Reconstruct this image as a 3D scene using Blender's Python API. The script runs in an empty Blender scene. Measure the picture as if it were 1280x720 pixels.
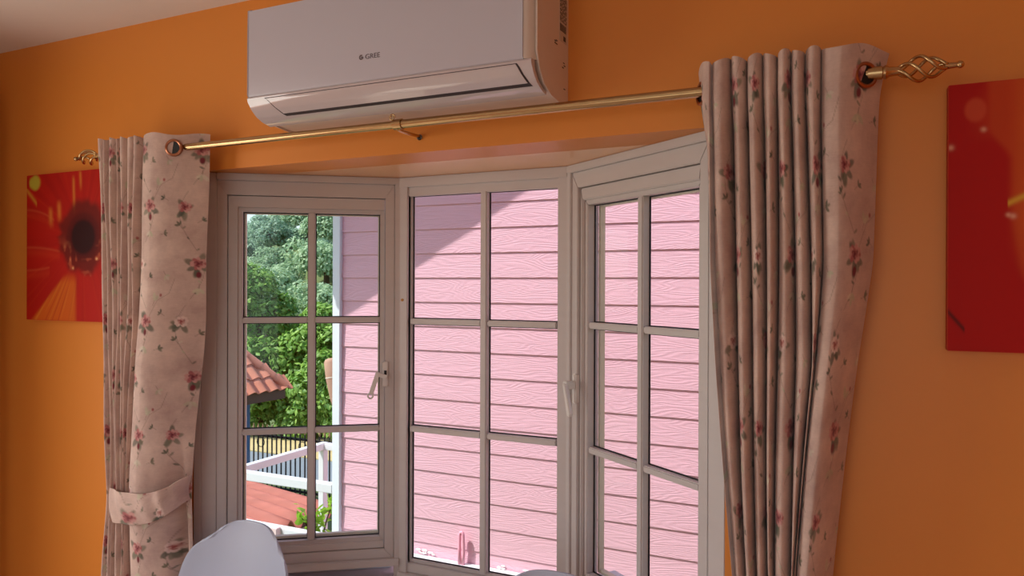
import bpy, bmesh, math, random
import numpy as np
from mathutils import Vector, Matrix

# ------------------------------------------------------------------ camera
SC = bpy.context.scene
COL = SC.collection
EYE = Vector((0.0, -1.65, 1.55))
yaw, pitch, roll = (math.radians(a) for a in (25.17, -0.12, 0.21))
fwd = Vector((-math.sin(yaw)*math.cos(pitch), math.cos(yaw)*math.cos(pitch), math.sin(pitch)))
rt0 = fwd.cross(Vector((0, 0, 1))).normalized()
up0 = rt0.cross(fwd)
rt = rt0*math.cos(roll) + up0*math.sin(roll)
up = up0*math.cos(roll) - rt0*math.sin(roll)
cam_data = bpy.data.cameras.new('camera')
cam_data.sensor_width = 36.0
cam_data.lens = 36.0*925.2/1280.0
cam_data.clip_start = 0.05
cam_data.clip_end = 600
cam = bpy.data.objects.new('camera', cam_data)
COL.objects.link(cam)
cam.matrix_world = Matrix(((rt.x, up.x, -fwd.x, EYE.x), (rt.y, up.y, -fwd.y, EYE.y),
                           (rt.z, up.z, -fwd.z, EYE.z), (0, 0, 0, 1)))
SC.camera = cam

# ------------------------------------------------------------------ light
SUN_DIR = Vector((0.45, 0.40, -0.80)).normalized()     # the way the sunlight travels
world = bpy.data.worlds.new('world')
SC.world = world
world.use_nodes = True
wn = world.node_tree
wn.nodes.clear()
sky = wn.nodes.new('ShaderNodeTexSky')
sky.sky_type = 'NISHITA'
sky.sun_disc = False
sky.sun_elevation = math.asin(-SUN_DIR.z)
sky.sun_rotation = math.atan2(-SUN_DIR.x, -SUN_DIR.y)
sky.air_density = 1.0
sky.dust_density = 1.2
bg = wn.nodes.new('ShaderNodeBackground')
bg.inputs['Strength'].default_value = 0.24
wo = wn.nodes.new('ShaderNodeOutputWorld')
wn.links.new(sky.outputs[0], bg.inputs[0])
wn.links.new(bg.outputs[0], wo.inputs[0])

sun_data = bpy.data.lights.new('sun', 'SUN')
sun_data.energy = 5.2
sun_data.angle = math.radians(0.6)
sun_data.color = (1.0, 0.95, 0.88)
sun = bpy.data.objects.new('sun', sun_data)
COL.objects.link(sun)
sun.rotation_euler = (-SUN_DIR).to_track_quat('Z', 'Y').to_euler()

def area(name, loc, direction, sx, sy, energy, color):
    d = bpy.data.lights.new(name, 'AREA')
    d.shape = 'RECTANGLE'
    d.size, d.size_y = sx, sy
    d.energy = energy
    d.color = color
    o = bpy.data.objects.new(name, d)
    COL.objects.link(o)
    o.location = loc
    o.rotation_euler = (-Vector(direction)).to_track_quat('Z', 'Y').to_euler()
    return o
# left: daylight of the left wall's window; back: fill light added behind the camera
area('window_daylight_left', (-2.88, -1.35, 1.30), (1, 0, -0.12), 1.15, 1.3, 20, (1.0, 0.95, 0.88))
area('fill_light_back', (-0.6, -4.42, 1.45), (0, 1, 0.03), 3.0, 1.7, 16.5, (0.92, 0.94, 1.0))

vs = SC.view_settings
vs.view_transform = 'Standard'
vs.look = 'None'
vs.exposure = 0.0
vs.gamma = 1.0
vs.use_curve_mapping = False

# ------------------------------------------------------------------ helpers
def lin(c):
    return tuple(((x/255.0)/12.92 if x/255.0 <= 0.04045 else ((x/255.0+0.055)/1.055)**2.4) for x in c)

def tag(o, label=None, cat=None, group=None, kind=None):
    if label: o['label'] = label
    if cat: o['category'] = cat
    if group: o['group'] = group
    if kind: o['kind'] = kind
    return o

def empty(name, loc=(0, 0, 0), parent=None):
    o = bpy.data.objects.new(name, None)
    o.empty_display_size = 0.05
    COL.objects.link(o)
    o.location = loc
    if parent:
        attach(o, parent)
    return o

def wloc(p):
    v = Vector((0, 0, 0))
    if p.type == 'EMPTY' and not p.parent:
        v = p.location.copy()
    return v

def attach(o, parent):
    """children are modelled in scene coordinates; the inverse keeps them there"""
    o.parent = parent
    root = parent
    while root.parent:
        root = root.parent
    if root is parent:
        o.matrix_parent_inverse = Matrix.Translation(-parent.location)
    # a sub-part hangs under a part whose own matrix is the identity: nothing to undo

def new_obj(name, me, mat=None, parent=None):
    o = bpy.data.objects.new(name, me)
    if mat: me.materials.append(mat)
    COL.objects.link(o)
    if parent: attach(o, parent)
    return o

def mesh(name, verts, faces, mat=None, parent=None, smooth=False):
    me = bpy.data.meshes.new(name)
    me.from_pydata([tuple(v) for v in verts], [], [tuple(f) for f in faces])
    me.update()
    if smooth:
        me.polygons.foreach_set('use_smooth', [True]*len(me.polygons))
    return new_obj(name, me, mat, parent)

BOXF = [(0, 3, 2, 1), (4, 5, 6, 7), (0, 1, 5, 4), (1, 2, 6, 5), (2, 3, 7, 6), (3, 0, 4, 7)]

class MB:
    """collects shapes for ONE mesh object"""
    def __init__(s): s.v = []; s.f = []
    def add(s, vs_, fs_):
        n = len(s.v)
        s.v += [tuple(v) for v in vs_]
        s.f += [tuple(n+i for i in f) for f in fs_]
        return s
    def box(s, lo, hi, fn=None):
        a, b = lo, hi
        vs_ = [(a[0], a[1], a[2]), (b[0], a[1], a[2]), (b[0], b[1], a[2]), (a[0], b[1], a[2]),
               (a[0], a[1], b[2]), (b[0], a[1], b[2]), (b[0], b[1], b[2]), (a[0], b[1], b[2])]
        if fn: vs_ = [fn(*v) for v in vs_]
        return s.add(vs_, BOXF)
    def tube(s, pts, rad, n=10, cap=True):
        pts = [Vector(p) for p in pts]
        if not hasattr(rad, '__len__'): rad = [rad]*len(pts)
        rings = []
        ref = None
        for i, p in enumerate(pts):
            t = (pts[min(i+1, len(pts)-1)]-pts[max(i-1, 0)]).normalized()
            if ref is None:
                ref = Vector((0, 0, 1)) if abs(t.z) < 0.9 else Vector((1, 0, 0))
            a = (ref-t*ref.dot(t)).normalized()
            ref = a
            b = t.cross(a)
            rings.append([p+(a*math.cos(2*math.pi*k/n)+b*math.sin(2*math.pi*k/n))*rad[i] for k in range(n)])
        vs_ = [v for r in rings for v in r]
        fs_ = []
        for i in range(len(pts)-1):
            for k in range(n):
                k2 = (k+1) % n
                fs_.append((i*n+k, i*n+k2, (i+1)*n+k2, (i+1)*n+k))
        if cap:
            fs_.append(tuple(reversed(range(n))))
            fs_.append(tuple((len(pts)-1)*n+k for k in range(n)))
        return s.add(vs_, fs_)
    def ball(s, c, r, n=12, m=8, sc=(1, 1, 1)):
        vs_ = [(c[0], c[1], c[2]-r*sc[2])]
        for i in range(1, m):
            th = math.pi*i/m
            for k in range(n):
                ph = 2*math.pi*k/n
                vs_.append((c[0]+r*sc[0]*math.sin(th)*math.cos(ph), c[1]+r*sc[1]*math.sin(th)*math.sin(ph), c[2]-r*sc[2]*math.cos(th)))
        vs_.append((c[0], c[1], c[2]+r*sc[2]))
        fs_ = [(0, 1+(k+1) % n, 1+k) for k in range(n)]
        for i in range(m-2):
            for k in range(n):
                a = 1+i*n+k; b = 1+i*n+(k+1) % n
                fs_.append((a, b, b+n, a+n))
        top = len(vs_)-1
        fs_ += [(1+(m-2)*n+k, 1+(m-2)*n+(k+1) % n, top) for k in range(n)]
        return s.add(vs_, fs_)
    def build(s, name, mat=None, parent=None, smooth=False, bevel=0.0, seg=2):
        o = mesh(name, s.v, s.f, mat, parent, False)
        bm = bmesh.new(); bm.from_mesh(o.data)
        if bevel > 0:
            es = [e for e in bm.edges if len(e.link_faces) == 2 and e.calc_face_angle(0) > 0.5]
            bmesh.ops.bevel(bm, geom=es, offset=bevel, segments=seg, affect='EDGES', clamp_overlap=True)
        bmesh.ops.recalc_face_normals(bm, faces=bm.faces)
        bm.to_mesh(o.data); bm.free()
        if smooth or bevel > 0:
            o.data.polygons.foreach_set('use_smooth', [True]*len(o.data.polygons))
            if bevel > 0 or smooth == 'auto':
                o.data.set_sharp_from_angle(angle=math.radians(35))
        return o

def copy_tree(o, parent=None):
    c = o.copy()
    COL.objects.link(c)
    if parent: c.parent = parent
    for ch in list(o.children):
        copy_tree(ch, c)
    return c

# ------------------------------------------------------------------ materials
def mat_new(name):
    m = bpy.data.materials.new(name)
    m.use_nodes = True
    nt = m.node_tree
    return m, nt, nt.nodes['Principled BSDF']

def node(nt, kind, **kw):
    n = nt.nodes.new(kind)
    for k, v in kw.items():
        if k.startswith('i_'):
            n.inputs[k[2:].replace('_', ' ')].default_value = v
        else:
            setattr(n, k, v)
    return n

def simple(name, rgb, rough=0.5, metal=0.0, var=0.0, scale=30.0, bump=0.0, bscale=200.0, spec=0.5, stretch=(1, 1, 1)):
    """a colour with fine noise variation and relief in object space"""
    m, nt, p = mat_new(name)
    c = lin(rgb)
    p.inputs['Roughness'].default_value = rough
    p.inputs['Metallic'].default_value = metal
    p.inputs['Specular IOR Level'].default_value = spec
    co = node(nt, 'ShaderNodeTexCoord')
    mp = node(nt, 'ShaderNodeMapping')
    mp.inputs['Scale'].default_value = stretch
    nt.links.new(co.outputs['Object'], mp.inputs[0])
    nz = node(nt, 'ShaderNodeTexNoise', i_Scale=scale, i_Detail=4.0)
    nt.links.new(mp.outputs[0], nz.inputs['Vector'])
    mx = node(nt, 'ShaderNodeMix', data_type='RGBA')
    mx.inputs['A'].default_value = (*[x*(1-var) for x in c], 1)
    mx.inputs['B'].default_value = (*[min(1, x*(1+var)) for x in c], 1)
    nt.links.new(nz.outputs['Fac'], mx.inputs['Factor'])
    nt.links.new(mx.outputs['Result'], p.inputs['Base Color'])
    if bump:
        n2 = node(nt, 'ShaderNodeTexNoise', i_Scale=bscale, i_Detail=3.0)
        nt.links.new(mp.outputs[0], n2.inputs['Vector'])
        b = node(nt, 'ShaderNodeBump', i_Strength=bump, i_Distance=0.002)
        nt.links.new(n2.outputs['Fac'], b.inputs['Height'])
        nt.links.new(b.outputs[0], p.inputs['Normal'])
    return m

M = {}
M['orange'] = simple('orange_paint', (223, 137, 56), 0.42, var=0.04, scale=3, bump=0.08, bscale=160, spec=0.35)
M['soffit'] = simple('lit_orange_satin_paint', (252, 176, 100), 0.45, var=0.03, scale=3, bump=0.03, bscale=120, spec=0.5)  # wall orange made paler: light bounced into the bay is put into the colour
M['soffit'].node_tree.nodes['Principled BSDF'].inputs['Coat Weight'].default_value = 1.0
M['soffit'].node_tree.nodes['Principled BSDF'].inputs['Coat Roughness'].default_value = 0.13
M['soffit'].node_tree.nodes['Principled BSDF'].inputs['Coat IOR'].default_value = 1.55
M['ceiling'] = simple('ceiling_paint', (232, 222, 214), 0.8, var=0.03, scale=4, bump=0.2, bscale=150)
M['floor'] = simple('floor_tile', (206, 190, 172), 0.35, var=0.06, scale=6)
M['upvc'] = simple('white_window_plastic', (202, 192, 188), 0.42, var=0.04, scale=9, stretch=(1, 1, 6), bump=0.08, bscale=90)
M['upvc_ext'] = simple('cream_outer_frame', (232, 226, 206), 0.5, var=0.03)
M['gasket'] = simple('black_gasket', (22, 18, 20), 0.6)
M['ac'] = simple('ac_front_plastic', (196, 188, 196), 0.34, var=0.015, scale=5, spec=0.45)
M['ac_gloss'] = simple('ac_gloss_plastic', (208, 194, 194), 0.07, var=0.01, spec=0.9)
M['ac_side'] = simple('ac_side_plastic', (226, 208, 194), 0.4, var=0.02)
M['ac_dark'] = simple('ac_dark_gap', (60, 48, 50), 0.6)
M['logo'] = simple('grey_logo_print', (104, 90, 94), 0.4)
M['print'] = simple('label_ink', (62, 48, 44), 0.6)
M['label'] = simple('label_paper', (206, 190, 176), 0.6)
M['gold'] = simple('brushed_gold', (196, 164, 118), 0.26, metal=1.0, var=0.10, scale=60, stretch=(0.3, 2, 2))
M['copper'] = simple('copper_ring', (168, 112, 84), 0.28, metal=1.0, var=0.1)
M['screw'] = simple('dark_screw_hole', (16, 12, 12), 0.5)
M['plug'] = simple('grey_wall_plug', (120, 116, 112), 0.5)
M['canvas'] = simple('canvas_edge', (196, 60, 30), 0.8)
M['shell'] = simple('chair_shell_plastic', (180, 186, 204), 0.42, var=0.02, scale=4, spec=0.4)
M['wood'] = simple('beech_leg', (196, 152, 104), 0.5, var=0.15, scale=14, stretch=(6, 6, 1))
M['black_metal'] = simple('black_metal', (30, 30, 32), 0.45, metal=0.6)
M['handle'] = simple('handle_plastic', (226, 218, 212), 0.3, spec=0.6)
M['trimwhite'] = simple('white_gloss_paint', (232, 240, 250), 0.4, var=0.03, scale=5)
M['railwhite'] = simple('white_rail_paint', (226, 230, 236), 0.4, var=0.04, scale=8)
M['flake'] = simple('dried_caulk', (246, 240, 240), 0.7)
M['pinkpeg'] = simple('pink_plastic_hook', (240, 168, 190), 0.4)
M['soil'] = simple('dry_ground', (196, 178, 130), 0.9, var=0.3, scale=1.2)
M['grass'] = simple('rough_grass_ground', (96, 112, 64), 0.9, var=0.35, scale=0.8)
M['asphalt'] = simple('asphalt', (128, 138, 148), 0.8, var=0.1, scale=2)
M['iron'] = simple('dark_iron', (40, 42, 44), 0.5, metal=0.3)
M['tan'] = simple('tan_spear_tip', (170, 140, 100), 0.6)
M['blue'] = simple('blue_painted_wall', (62, 104, 150), 0.7, var=0.08, scale=4)
M['fascia'] = simple('dark_brown_fascia', (88, 68, 58), 0.7, var=0.1)
M['bark'] = simple('tree_bark', (84, 68, 52), 0.9, var=0.3, scale=8)
M['parasol'] = simple('tan_parasol_cover', (176, 140, 118), 0.8, var=0.08, scale=20)
M['cord'] = simple('pale_cord', (216, 206, 190), 0.8)
M['roofslab'] = simple('roof_sheet', (190, 110, 100), 0.7)
M['grey'] = simple('grey_render', (150, 146, 140), 0.9, var=0.1)
M['redroof'] = simple('red_corrugated_sheet', (166, 98, 84), 0.75, var=0.35, scale=2.5, stretch=(1, 7, 1))
M['tile'] = simple('terracotta_tile', (202, 130, 104), 0.7, var=0.16, scale=9)

def glass_mat():
    m = bpy.data.materials.new('window_glass')
    m.use_nodes = True
    nt = m.node_tree
    nt.nodes.clear()
    out = nt.nodes.new('ShaderNodeOutputMaterial')
    tr = nt.nodes.new('ShaderNodeBsdfTransparent')
    tr.inputs[0].default_value = (0.97, 0.985, 0.98, 1)
    gl = nt.nodes.new('ShaderNodeBsdfGlossy')
    gl.inputs['Roughness'].default_value = 0.01
    lw = nt.nodes.new('ShaderNodeLayerWeight')
    lw.inputs['Blend'].default_value = 0.5
    pw = nt.nodes.new('ShaderNodeMath'); pw.operation = 'POWER'; pw.inputs[1].default_value = 5.0
    fr = nt.nodes.new('ShaderNodeMath'); fr.operation = 'MULTIPLY_ADD'; fr.inputs[1].default_value = 0.6; fr.inputs[2].default_value = 0.015
    nt.links.new(lw.outputs['Facing'], pw.inputs[0])
    nt.links.new(pw.outputs[0], fr.inputs[0])
    mx = nt.nodes.new('ShaderNodeMixShader')
    nt.links.new(fr.outputs[0], mx.inputs[0])
    nt.links.new(tr.outputs[0], mx.inputs[1])
    nt.links.new(gl.outputs[0], mx.inputs[2])
    nt.links.new(mx.outputs[0], out.inputs[0])
    return m
M['glass'] = glass_mat()

def siding_mat():
    m, nt, p = mat_new('pink_woodgrain_siding')
    p.inputs['Roughness'].default_value = 0.55
    co = node(nt, 'ShaderNodeTexCoord')
    oi = node(nt, 'ShaderNodeObjectInfo')
    mp = node(nt, 'ShaderNodeMapping')
    mp.inputs['Scale'].default_value = (1.3, 1.0, 9.0)
    nt.links.new(co.outputs['Object'], mp.inputs[0])
    nt.links.new(oi.outputs['Random'], mp.inputs['Location'])
    mul = node(nt, 'ShaderNodeVectorMath', operation='SCALE')
    mul.inputs['Scale'].default_value = 37.0
    cmb = node(nt, 'ShaderNodeCombineXYZ')
    nt.links.new(oi.outputs['Random'], cmb.inputs[1])
    nt.links.new(cmb.outputs[0], mul.inputs[0])
    nt.links.new(mul.outputs[0], mp.inputs['Location'])
    nz = node(nt, 'ShaderNodeTexNoise', i_Scale=1.6, i_Detail=1.5, i_Roughness=0.45, i_Distortion=0.25)
    nt.links.new(mp.outputs[0], nz.inputs['Vector'])
    a = node(nt, 'ShaderNodeMath', operation='MULTIPLY'); a.inputs[1].default_value = 105.0
    nt.links.new(nz.outputs['Fac'], a.inputs[0])
    s = node(nt, 'ShaderNodeMath', operation='SINE')
    nt.links.new(a.outputs[0], s.inputs[0])
    mp2 = node(nt, 'ShaderNodeMapping'); mp2.inputs['Scale'].default_value = (6, 6, 160)
    nt.links.new(co.outputs['Object'], mp2.inputs[0])
    n2 = node(nt, 'ShaderNodeTexNoise', i_Scale=1.0, i_Detail=3.0)
    nt.links.new(mp2.outputs[0], n2.inputs['Vector'])
    ad = node(nt, 'ShaderNodeMath', operation='ADD')
    nt.links.new(s.outputs[0], ad.inputs[0])
    nt.links.new(n2.outputs['Fac'], ad.inputs[1])
    b = node(nt, 'ShaderNodeBump', i_Strength=0.35, i_Distance=0.0012)
    nt.links.new(ad.outputs[0], b.inputs['Height'])
    nt.links.new(b.outputs[0], p.inputs['Normal'])
    n3 = node(nt, 'ShaderNodeTexNoise', i_Scale=1.4, i_Detail=2.0)
    nt.links.new(co.outputs['Object'], n3.inputs['Vector'])
    mx = node(nt, 'ShaderNodeMix', data_type='RGBA')
    mx.inputs['A'].default_value = (*lin((226, 176, 194)), 1)
    mx.inputs['B'].default_value = (*lin((232, 186, 202)), 1)
    nt.links.new(n3.outputs['Fac'], mx.inputs['Factor'])
    nt.links.new(mx.outputs['Result'], p.inputs['Base Color'])
    return m
M['siding'] = siding_mat()

def leaf_mat(name, a, b, rough=0.5, trans=0.35):
    m, nt, p = mat_new(name)
    p.inputs['Roughness'].default_value = rough
    g = node(nt, 'ShaderNodeNewGeometry')
    oi = node(nt, 'ShaderNodeObjectInfo')
    mx = node(nt, 'ShaderNodeMix', data_type='RGBA')
    mx.inputs['A'].default_value = (*lin(a), 1)
    mx.inputs['B'].default_value = (*lin(b), 1)
    sm = node(nt, 'ShaderNodeMath', operation='MULTIPLY_ADD')
    sm.inputs[1].default_value = 0.65
    om = node(nt, 'ShaderNodeMath', operation='MULTIPLY'); om.inputs[1].default_value = 0.2
    nt.links.new(oi.outputs['Random'], om.inputs[0])
    nt.links.new(g.outputs['Random Per Island'], sm.inputs[0])
    nt.links.new(om.outputs[0], sm.inputs[2])
    nt.links.new(sm.outputs[0], mx.inputs['Factor'])
    nt.links.new(mx.outputs['Result'], p.inputs['Base Color'])
    tl = node(nt, 'ShaderNodeBsdfTranslucent')
    nt.links.new(mx.outputs['Result'], tl.inputs[0])
    ms = node(nt, 'ShaderNodeMixShader'); ms.inputs[0].default_value = trans
    out = nt.nodes['Material Output']
    nt.links.new(p.outputs[0], ms.inputs[1])
    nt.links.new(tl.outputs[0], ms.inputs[2])
    nt.links.new(ms.outputs[0], out.inputs[0])
    return m
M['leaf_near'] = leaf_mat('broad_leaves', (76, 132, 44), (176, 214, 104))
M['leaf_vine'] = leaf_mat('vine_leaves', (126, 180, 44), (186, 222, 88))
M['leaf_hill'] = leaf_mat('hazed_hill_foliage', (126, 164, 130), (196, 220, 170), trans=0.4)  # distance haze is mixed into both hill leaf colours, paler and bluer
M['leaf_hill_dark'] = leaf_mat('dark_hazed_hill_foliage', (112, 150, 128), (170, 200, 162), trans=0.4)

def attr_mat(name, rough, mottled=None, bump=0.0, sheen=0.0):
    """flat print carried by the mesh colour attribute 'print_colour'"""
    m, nt, p = mat_new(name)
    p.inputs['Roughness'].default_value = rough
    p.inputs['Specular IOR Level'].default_value = 0.2
    at = node(nt, 'ShaderNodeAttribute', attribute_name='print_colour')
    last = at.outputs['Color']
    if mottled:
        uv = node(nt, 'ShaderNodeAttribute', attribute_name='cloth_uv')
        nz = node(nt, 'ShaderNodeTexNoise', i_Scale=9.0, i_Detail=5.0, i_Roughness=0.65)
        nt.links.new(uv.outputs['Vector'], nz.inputs['Vector'])
        cr = node(nt, 'ShaderNodeValToRGB')
        cr.color_ramp.elements[0].position = 0.32; cr.color_ramp.elements[0].color = (*mottled[0], 1)
        cr.color_ramp.elements[1].position = 0.66; cr.color_ramp.elements[1].color = (*mottled[1], 1)
        nt.links.new(nz.outputs['Fac'], cr.inputs[0])
        mp = node(nt, 'ShaderNodeMapping'); mp.inputs['Scale'].default_value = (40, 420, 1)
        nt.links.new(uv.outputs['Vector'], mp.inputs[0])
        n2 = node(nt, 'ShaderNodeTexNoise', i_Scale=1.0, i_Detail=2.0)
        nt.links.new(mp.outputs[0], n2.inputs['Vector'])
        mr = node(nt, 'ShaderNodeMapRange'); mr.inputs['To Min'].default_value = 0.92; mr.inputs['To Max'].default_value = 1.08
        nt.links.new(n2.outputs['Fac'], mr.inputs['Value'])
        m1 = node(nt, 'ShaderNodeMix', data_type='RGBA', blend_type='MULTIPLY'); m1.inputs['Factor'].default_value = 1
        nt.links.new(last, m1.inputs['A']); nt.links.new(cr.outputs[0], m1.inputs['B'])
        m2 = node(nt, 'ShaderNodeVectorMath', operation='SCALE')
        nt.links.new(m1.outputs['Result'], m2.inputs[0]); nt.links.new(mr.outputs[0], m2.inputs['Scale'])
        last = m2.outputs[0]
        b = node(nt, 'ShaderNodeBump', i_Strength=bump, i_Distance=0.001)
        nt.links.new(n2.outputs['Fac'], b.inputs['Height'])
        nt.links.new(b.outputs[0], p.inputs['Normal'])
        p.inputs['Sheen Weight'].default_value = sheen
    nt.links.new(last, p.inputs['Base Color'])
    return m
M['curtain'] = attr_mat('floral_curtain_cloth', 0.75, ((0.74, 0.68, 0.68), (1.08, 1.08, 1.05)), 0.15, 0.15)
M['artprint'] = attr_mat('printed_canvas', 0.6)

# ------------------------------------------------------------------ room shell
XL, XR, YB, ZT = -2.92, 1.9, -4.5, 2.393
A = Vector((-1.8602, 0, 0)); B = Vector((-1.3521, 0.3701, 0)); Cc = Vector((-0.7709, 0.3701, 0)); Dd = Vector((-0.2628, 0, 0))
ZS = 1.90          # bay soffit
T = 0.14

def struct(mb, name, mat, bevel=0.0):
    o = mb.build(name, mat, None, bevel=bevel)
    o['kind'] = 'structure'
    return o

w = MB()
w.box((XL-T, 0, 0), (A.x, T, 3.0)).box((Dd.x, 0, 0), (XR+T, T, 3.0)).box((A.x, 0, ZS), (Dd.x, T, 3.0))
struct(w, 'wall_front', M['orange'])
# left wall with its window opening (outside the picture, it lights the room)
w = MB()
w.box((XL-T, YB, 0), (XL, -1.95, 3.0)).box((XL-T, -0.75, 0), (XL, 0, 3.0))
w.box((XL-T, -1.95, 0), (XL, -0.75, 0.65)).box((XL-T, -1.95, 2.0), (XL, -0.75, 3.0))
struct(w, 'wall_left', M['orange'])
w = MB().box((XR, YB, 0), (XR+T, 0, 3.0)); struct(w, 'wall_right', M['orange'])
w = MB()
w.box((XL-T, YB-T, 0), (-2.1, YB, 3.0)).box((0.9, YB-T, 0), (XR+T, YB, 3.0))
w.box((-2.1, YB-T, 0), (0.9, YB, 0.6)).box((-2.1, YB-T, 2.3), (0.9, YB, 3.0))
struct(w, 'wall_back', M['orange'])
w = MB().box((XL, YB, -0.12), (XR, 0, 0))
w.add([(A.x, 0, 0), (Dd.x, 0, 0), (Cc.x, Cc.y, 0), (B.x, B.y, 0), (A.x, 0, -.12), (Dd.x, 0, -.12), (Cc.x, Cc.y, -.12), (B.x, B.y, -.12)],
      [(0, 1, 2, 3), (4, 7, 6, 5), (0, 3, 7, 4), (3, 2, 6, 7), (2, 1, 5, 6)])
struct(w, 'floor', M['floor'])
w = MB().box((XL, YB, ZT), (XR, 0, ZT+0.1)); struct(w, 'ceiling', M['ceiling'])
w = MB().box((XL-0.5, YB-0.5, 3.0), (XR+0.5, 0.35, 3.1)); struct(w, 'roof', M['roofslab'])

# bay: soffit slab and the three low walls under the windows
def off(d):    # bay outline pushed outward by d
    t = math.tan(math.radians(18))
    n = Vector((-0.588, 0.809, 0))
    return [A+n*d, B+Vector((-t*d, d, 0)), Cc+Vector((t*d, d, 0)), Dd+Vector((-n.x*d, n.y*d, 0))]
o1 = off(0.16)
P = [A, B, Cc, Dd]
w = MB()
def prism(mb, pts, z0, z1):
    n = len(pts)
    vs_ = [(p[0], p[1], z0) for p in pts]+[(p[0], p[1], z1) for p in pts]
    fs_ = [tuple(reversed(range(n))), tuple(range(n, 2*n))]+[(i, (i+1) % n, n+(i+1) % n, n+i) for i in range(n)]
    mb.add(vs_, fs_)
ps = [A+Vector((0.002, 0.001, 0)), Dd+Vector((-0.002, 0.001, 0)), Vector((Dd.x-0.002, 0.12, 0)), o1[2]+Vector((0, 0, 0)), o1[1], Vector((A.x+0.002, 0.12, 0))]
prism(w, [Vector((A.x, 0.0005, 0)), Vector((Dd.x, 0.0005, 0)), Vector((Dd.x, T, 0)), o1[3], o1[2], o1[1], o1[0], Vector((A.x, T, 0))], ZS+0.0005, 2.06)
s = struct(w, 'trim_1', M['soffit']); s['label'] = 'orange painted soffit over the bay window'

class Panel:
    def __init__(s, p, q):
        s.p = p; s.d = (q-p).normalized(); s.L = (q-p).length
        s.n = Vector((-s.d.y, s.d.x, 0))          # outward
    def __call__(s, u, v, z):
        r = s.p+s.d*u+s.n*v
        return (r.x, r.y, z)
PL, PC, PR = Panel(A, B), Panel(B, Cc), Panel(Cc, Dd)
for nm, pn in (('wall_bay_left', PL), ('wall_bay_centre', PC), ('wall_bay_right', PR)):
    w = MB().box((0, 0.004, -0.1), (pn.L, 0.14, 0.60), pn); struct(w, nm, M['upvc'])

# ------------------------------------------------------------------ bay windows
def ring(mb, pn, u0, u1, z0, z1, wl, wr, wb, wt, v0, v1):
    """mitred rectangular frame; outer box u0..u1, z0..z1"""
    oz = [(u0, z0), (u1, z0), (u1, z1), (u0, z1)]
    iz = [(u0+wl, z0+wb), (u1-wr, z0+wb), (u1-wr, z1-wt), (u0+wl, z1-wt)]
    for i in range(4):
        j = (i+1) % 4
        q = [oz[i], oz[j], iz[j], iz[i]]
        vs_ = [pn(a, v0, b) for a, b in q]+[pn(a, v1, b) for a, b in q]
        mb.add(vs_, [(0, 1, 2, 3), (4, 7, 6, 5), (0, 4, 5, 1), (1, 5, 6, 2), (2, 6, 7, 3), (3, 7, 4, 0)])

def glazed(name, label, pn, ga, gb, zs, bars_z, um, vg, casement, frame_lo, frame_hi, f_z0, f_z1):
    """ga..gb glass range along the panel, zs glass bottom/top, um the upright bar"""
    root = empty(name, pn(pn.L/2, 0.03, f_z0))
    root['kind'] = 'structure'; root['label'] = label
    z0, z1 = zs
    # outer frame
    m = MB(); ring(m, pn, frame_lo, frame_hi, f_z0, f_z1, 0.030, 0.030, 0.030, 0.045, 0.004, vg+(0.03 if casement else 0.007))
    m.build('window_frame', M['upvc'], root, bevel=0.002)
    # sash: the glass edge runs right inside
    si = (frame_lo+0.030, frame_hi-0.030, f_z0+0.030, f_z1-0.045)
    m = MB()
    if casement:
        b = 0.015
        ring(m, pn, si[0]+0.002, si[1]-0.002, si[2]+0.002, si[3]-0.002, ga-b-si[0], si[1]-gb-b, z0-b-si[2], si[3]-z1-b, 0.012, vg+0.012)
        sash = m.build('casement_sash', M['upvc'], root, bevel=0.003)
        m = MB(); ring(m, pn, ga-b, gb+b, z0-b, z1+b, b, b, b, b, 0.022, vg-0.001)
        m.build('glazing_bead', M['upvc'], sash, bevel=0.002)
    else:
        ring(m, pn, si[0], si[1], si[2], si[3], ga-si[0], si[1]-gb, z0-si[2], si[3]-z1, 0.014, vg+0.008)
        sash = m.build('fixed_light', M['upvc'], root, bevel=0.002)
    # exterior bead seen through the panes
    if casement:
        m = MB(); ring(m, pn, ga-0.004, gb+0.004, z0-0.004, z1+0.004, 0.010, 0.010, 0.010, 0.008, vg+0.014, vg+0.030)
        m.build('outer_bead', M['upvc_ext'], sash)
    # upright glazing bar + cross bars (inner face)
    bw = 0.011
    m = MB().box((um-bw, vg-0.026, z0), (um+bw, vg-0.002, z1), pn)
    m.build('upright_glazing_bar', M['upvc'], sash, bevel=0.003)
    for zb in bars_z:
        for (a_, b_) in ((ga, um-bw), (um+bw, gb)):
            MB().box((a_, vg-0.023, zb-0.009), (b_, vg-0.002, zb+0.009), pn).build('cross_glazing_bar', M['upvc'], sash, bevel=0.003)
    lv = [z0]+sorted(bars_z)+[z1]
    for i in range(len(lv)-1):
        for (a_, b_) in ((ga, um), (um, gb)):
            lo = a_+(bw if a_ == um else 0); hi = b_-(bw if b_ == um else 0)
            zl = lv[i]+(0.009 if i else 0); zh = lv[i+1]-(0.009 if i < len(lv)-2 else 0)
            MB().box((lo, vg, zl), (hi, vg+0.004, zh), pn).build('glass_pane', M['glass'], sash)
            g = MB(); ring(g, pn, lo-0.0005, hi+0.0005, zl-0.0005, zh+0.0005, 0.0035, 0.0035, 0.0035, 0.0035, vg-0.004, vg-0.0005)
            g.build('gasket', M['gasket'], sash)
    return root, sash

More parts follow.
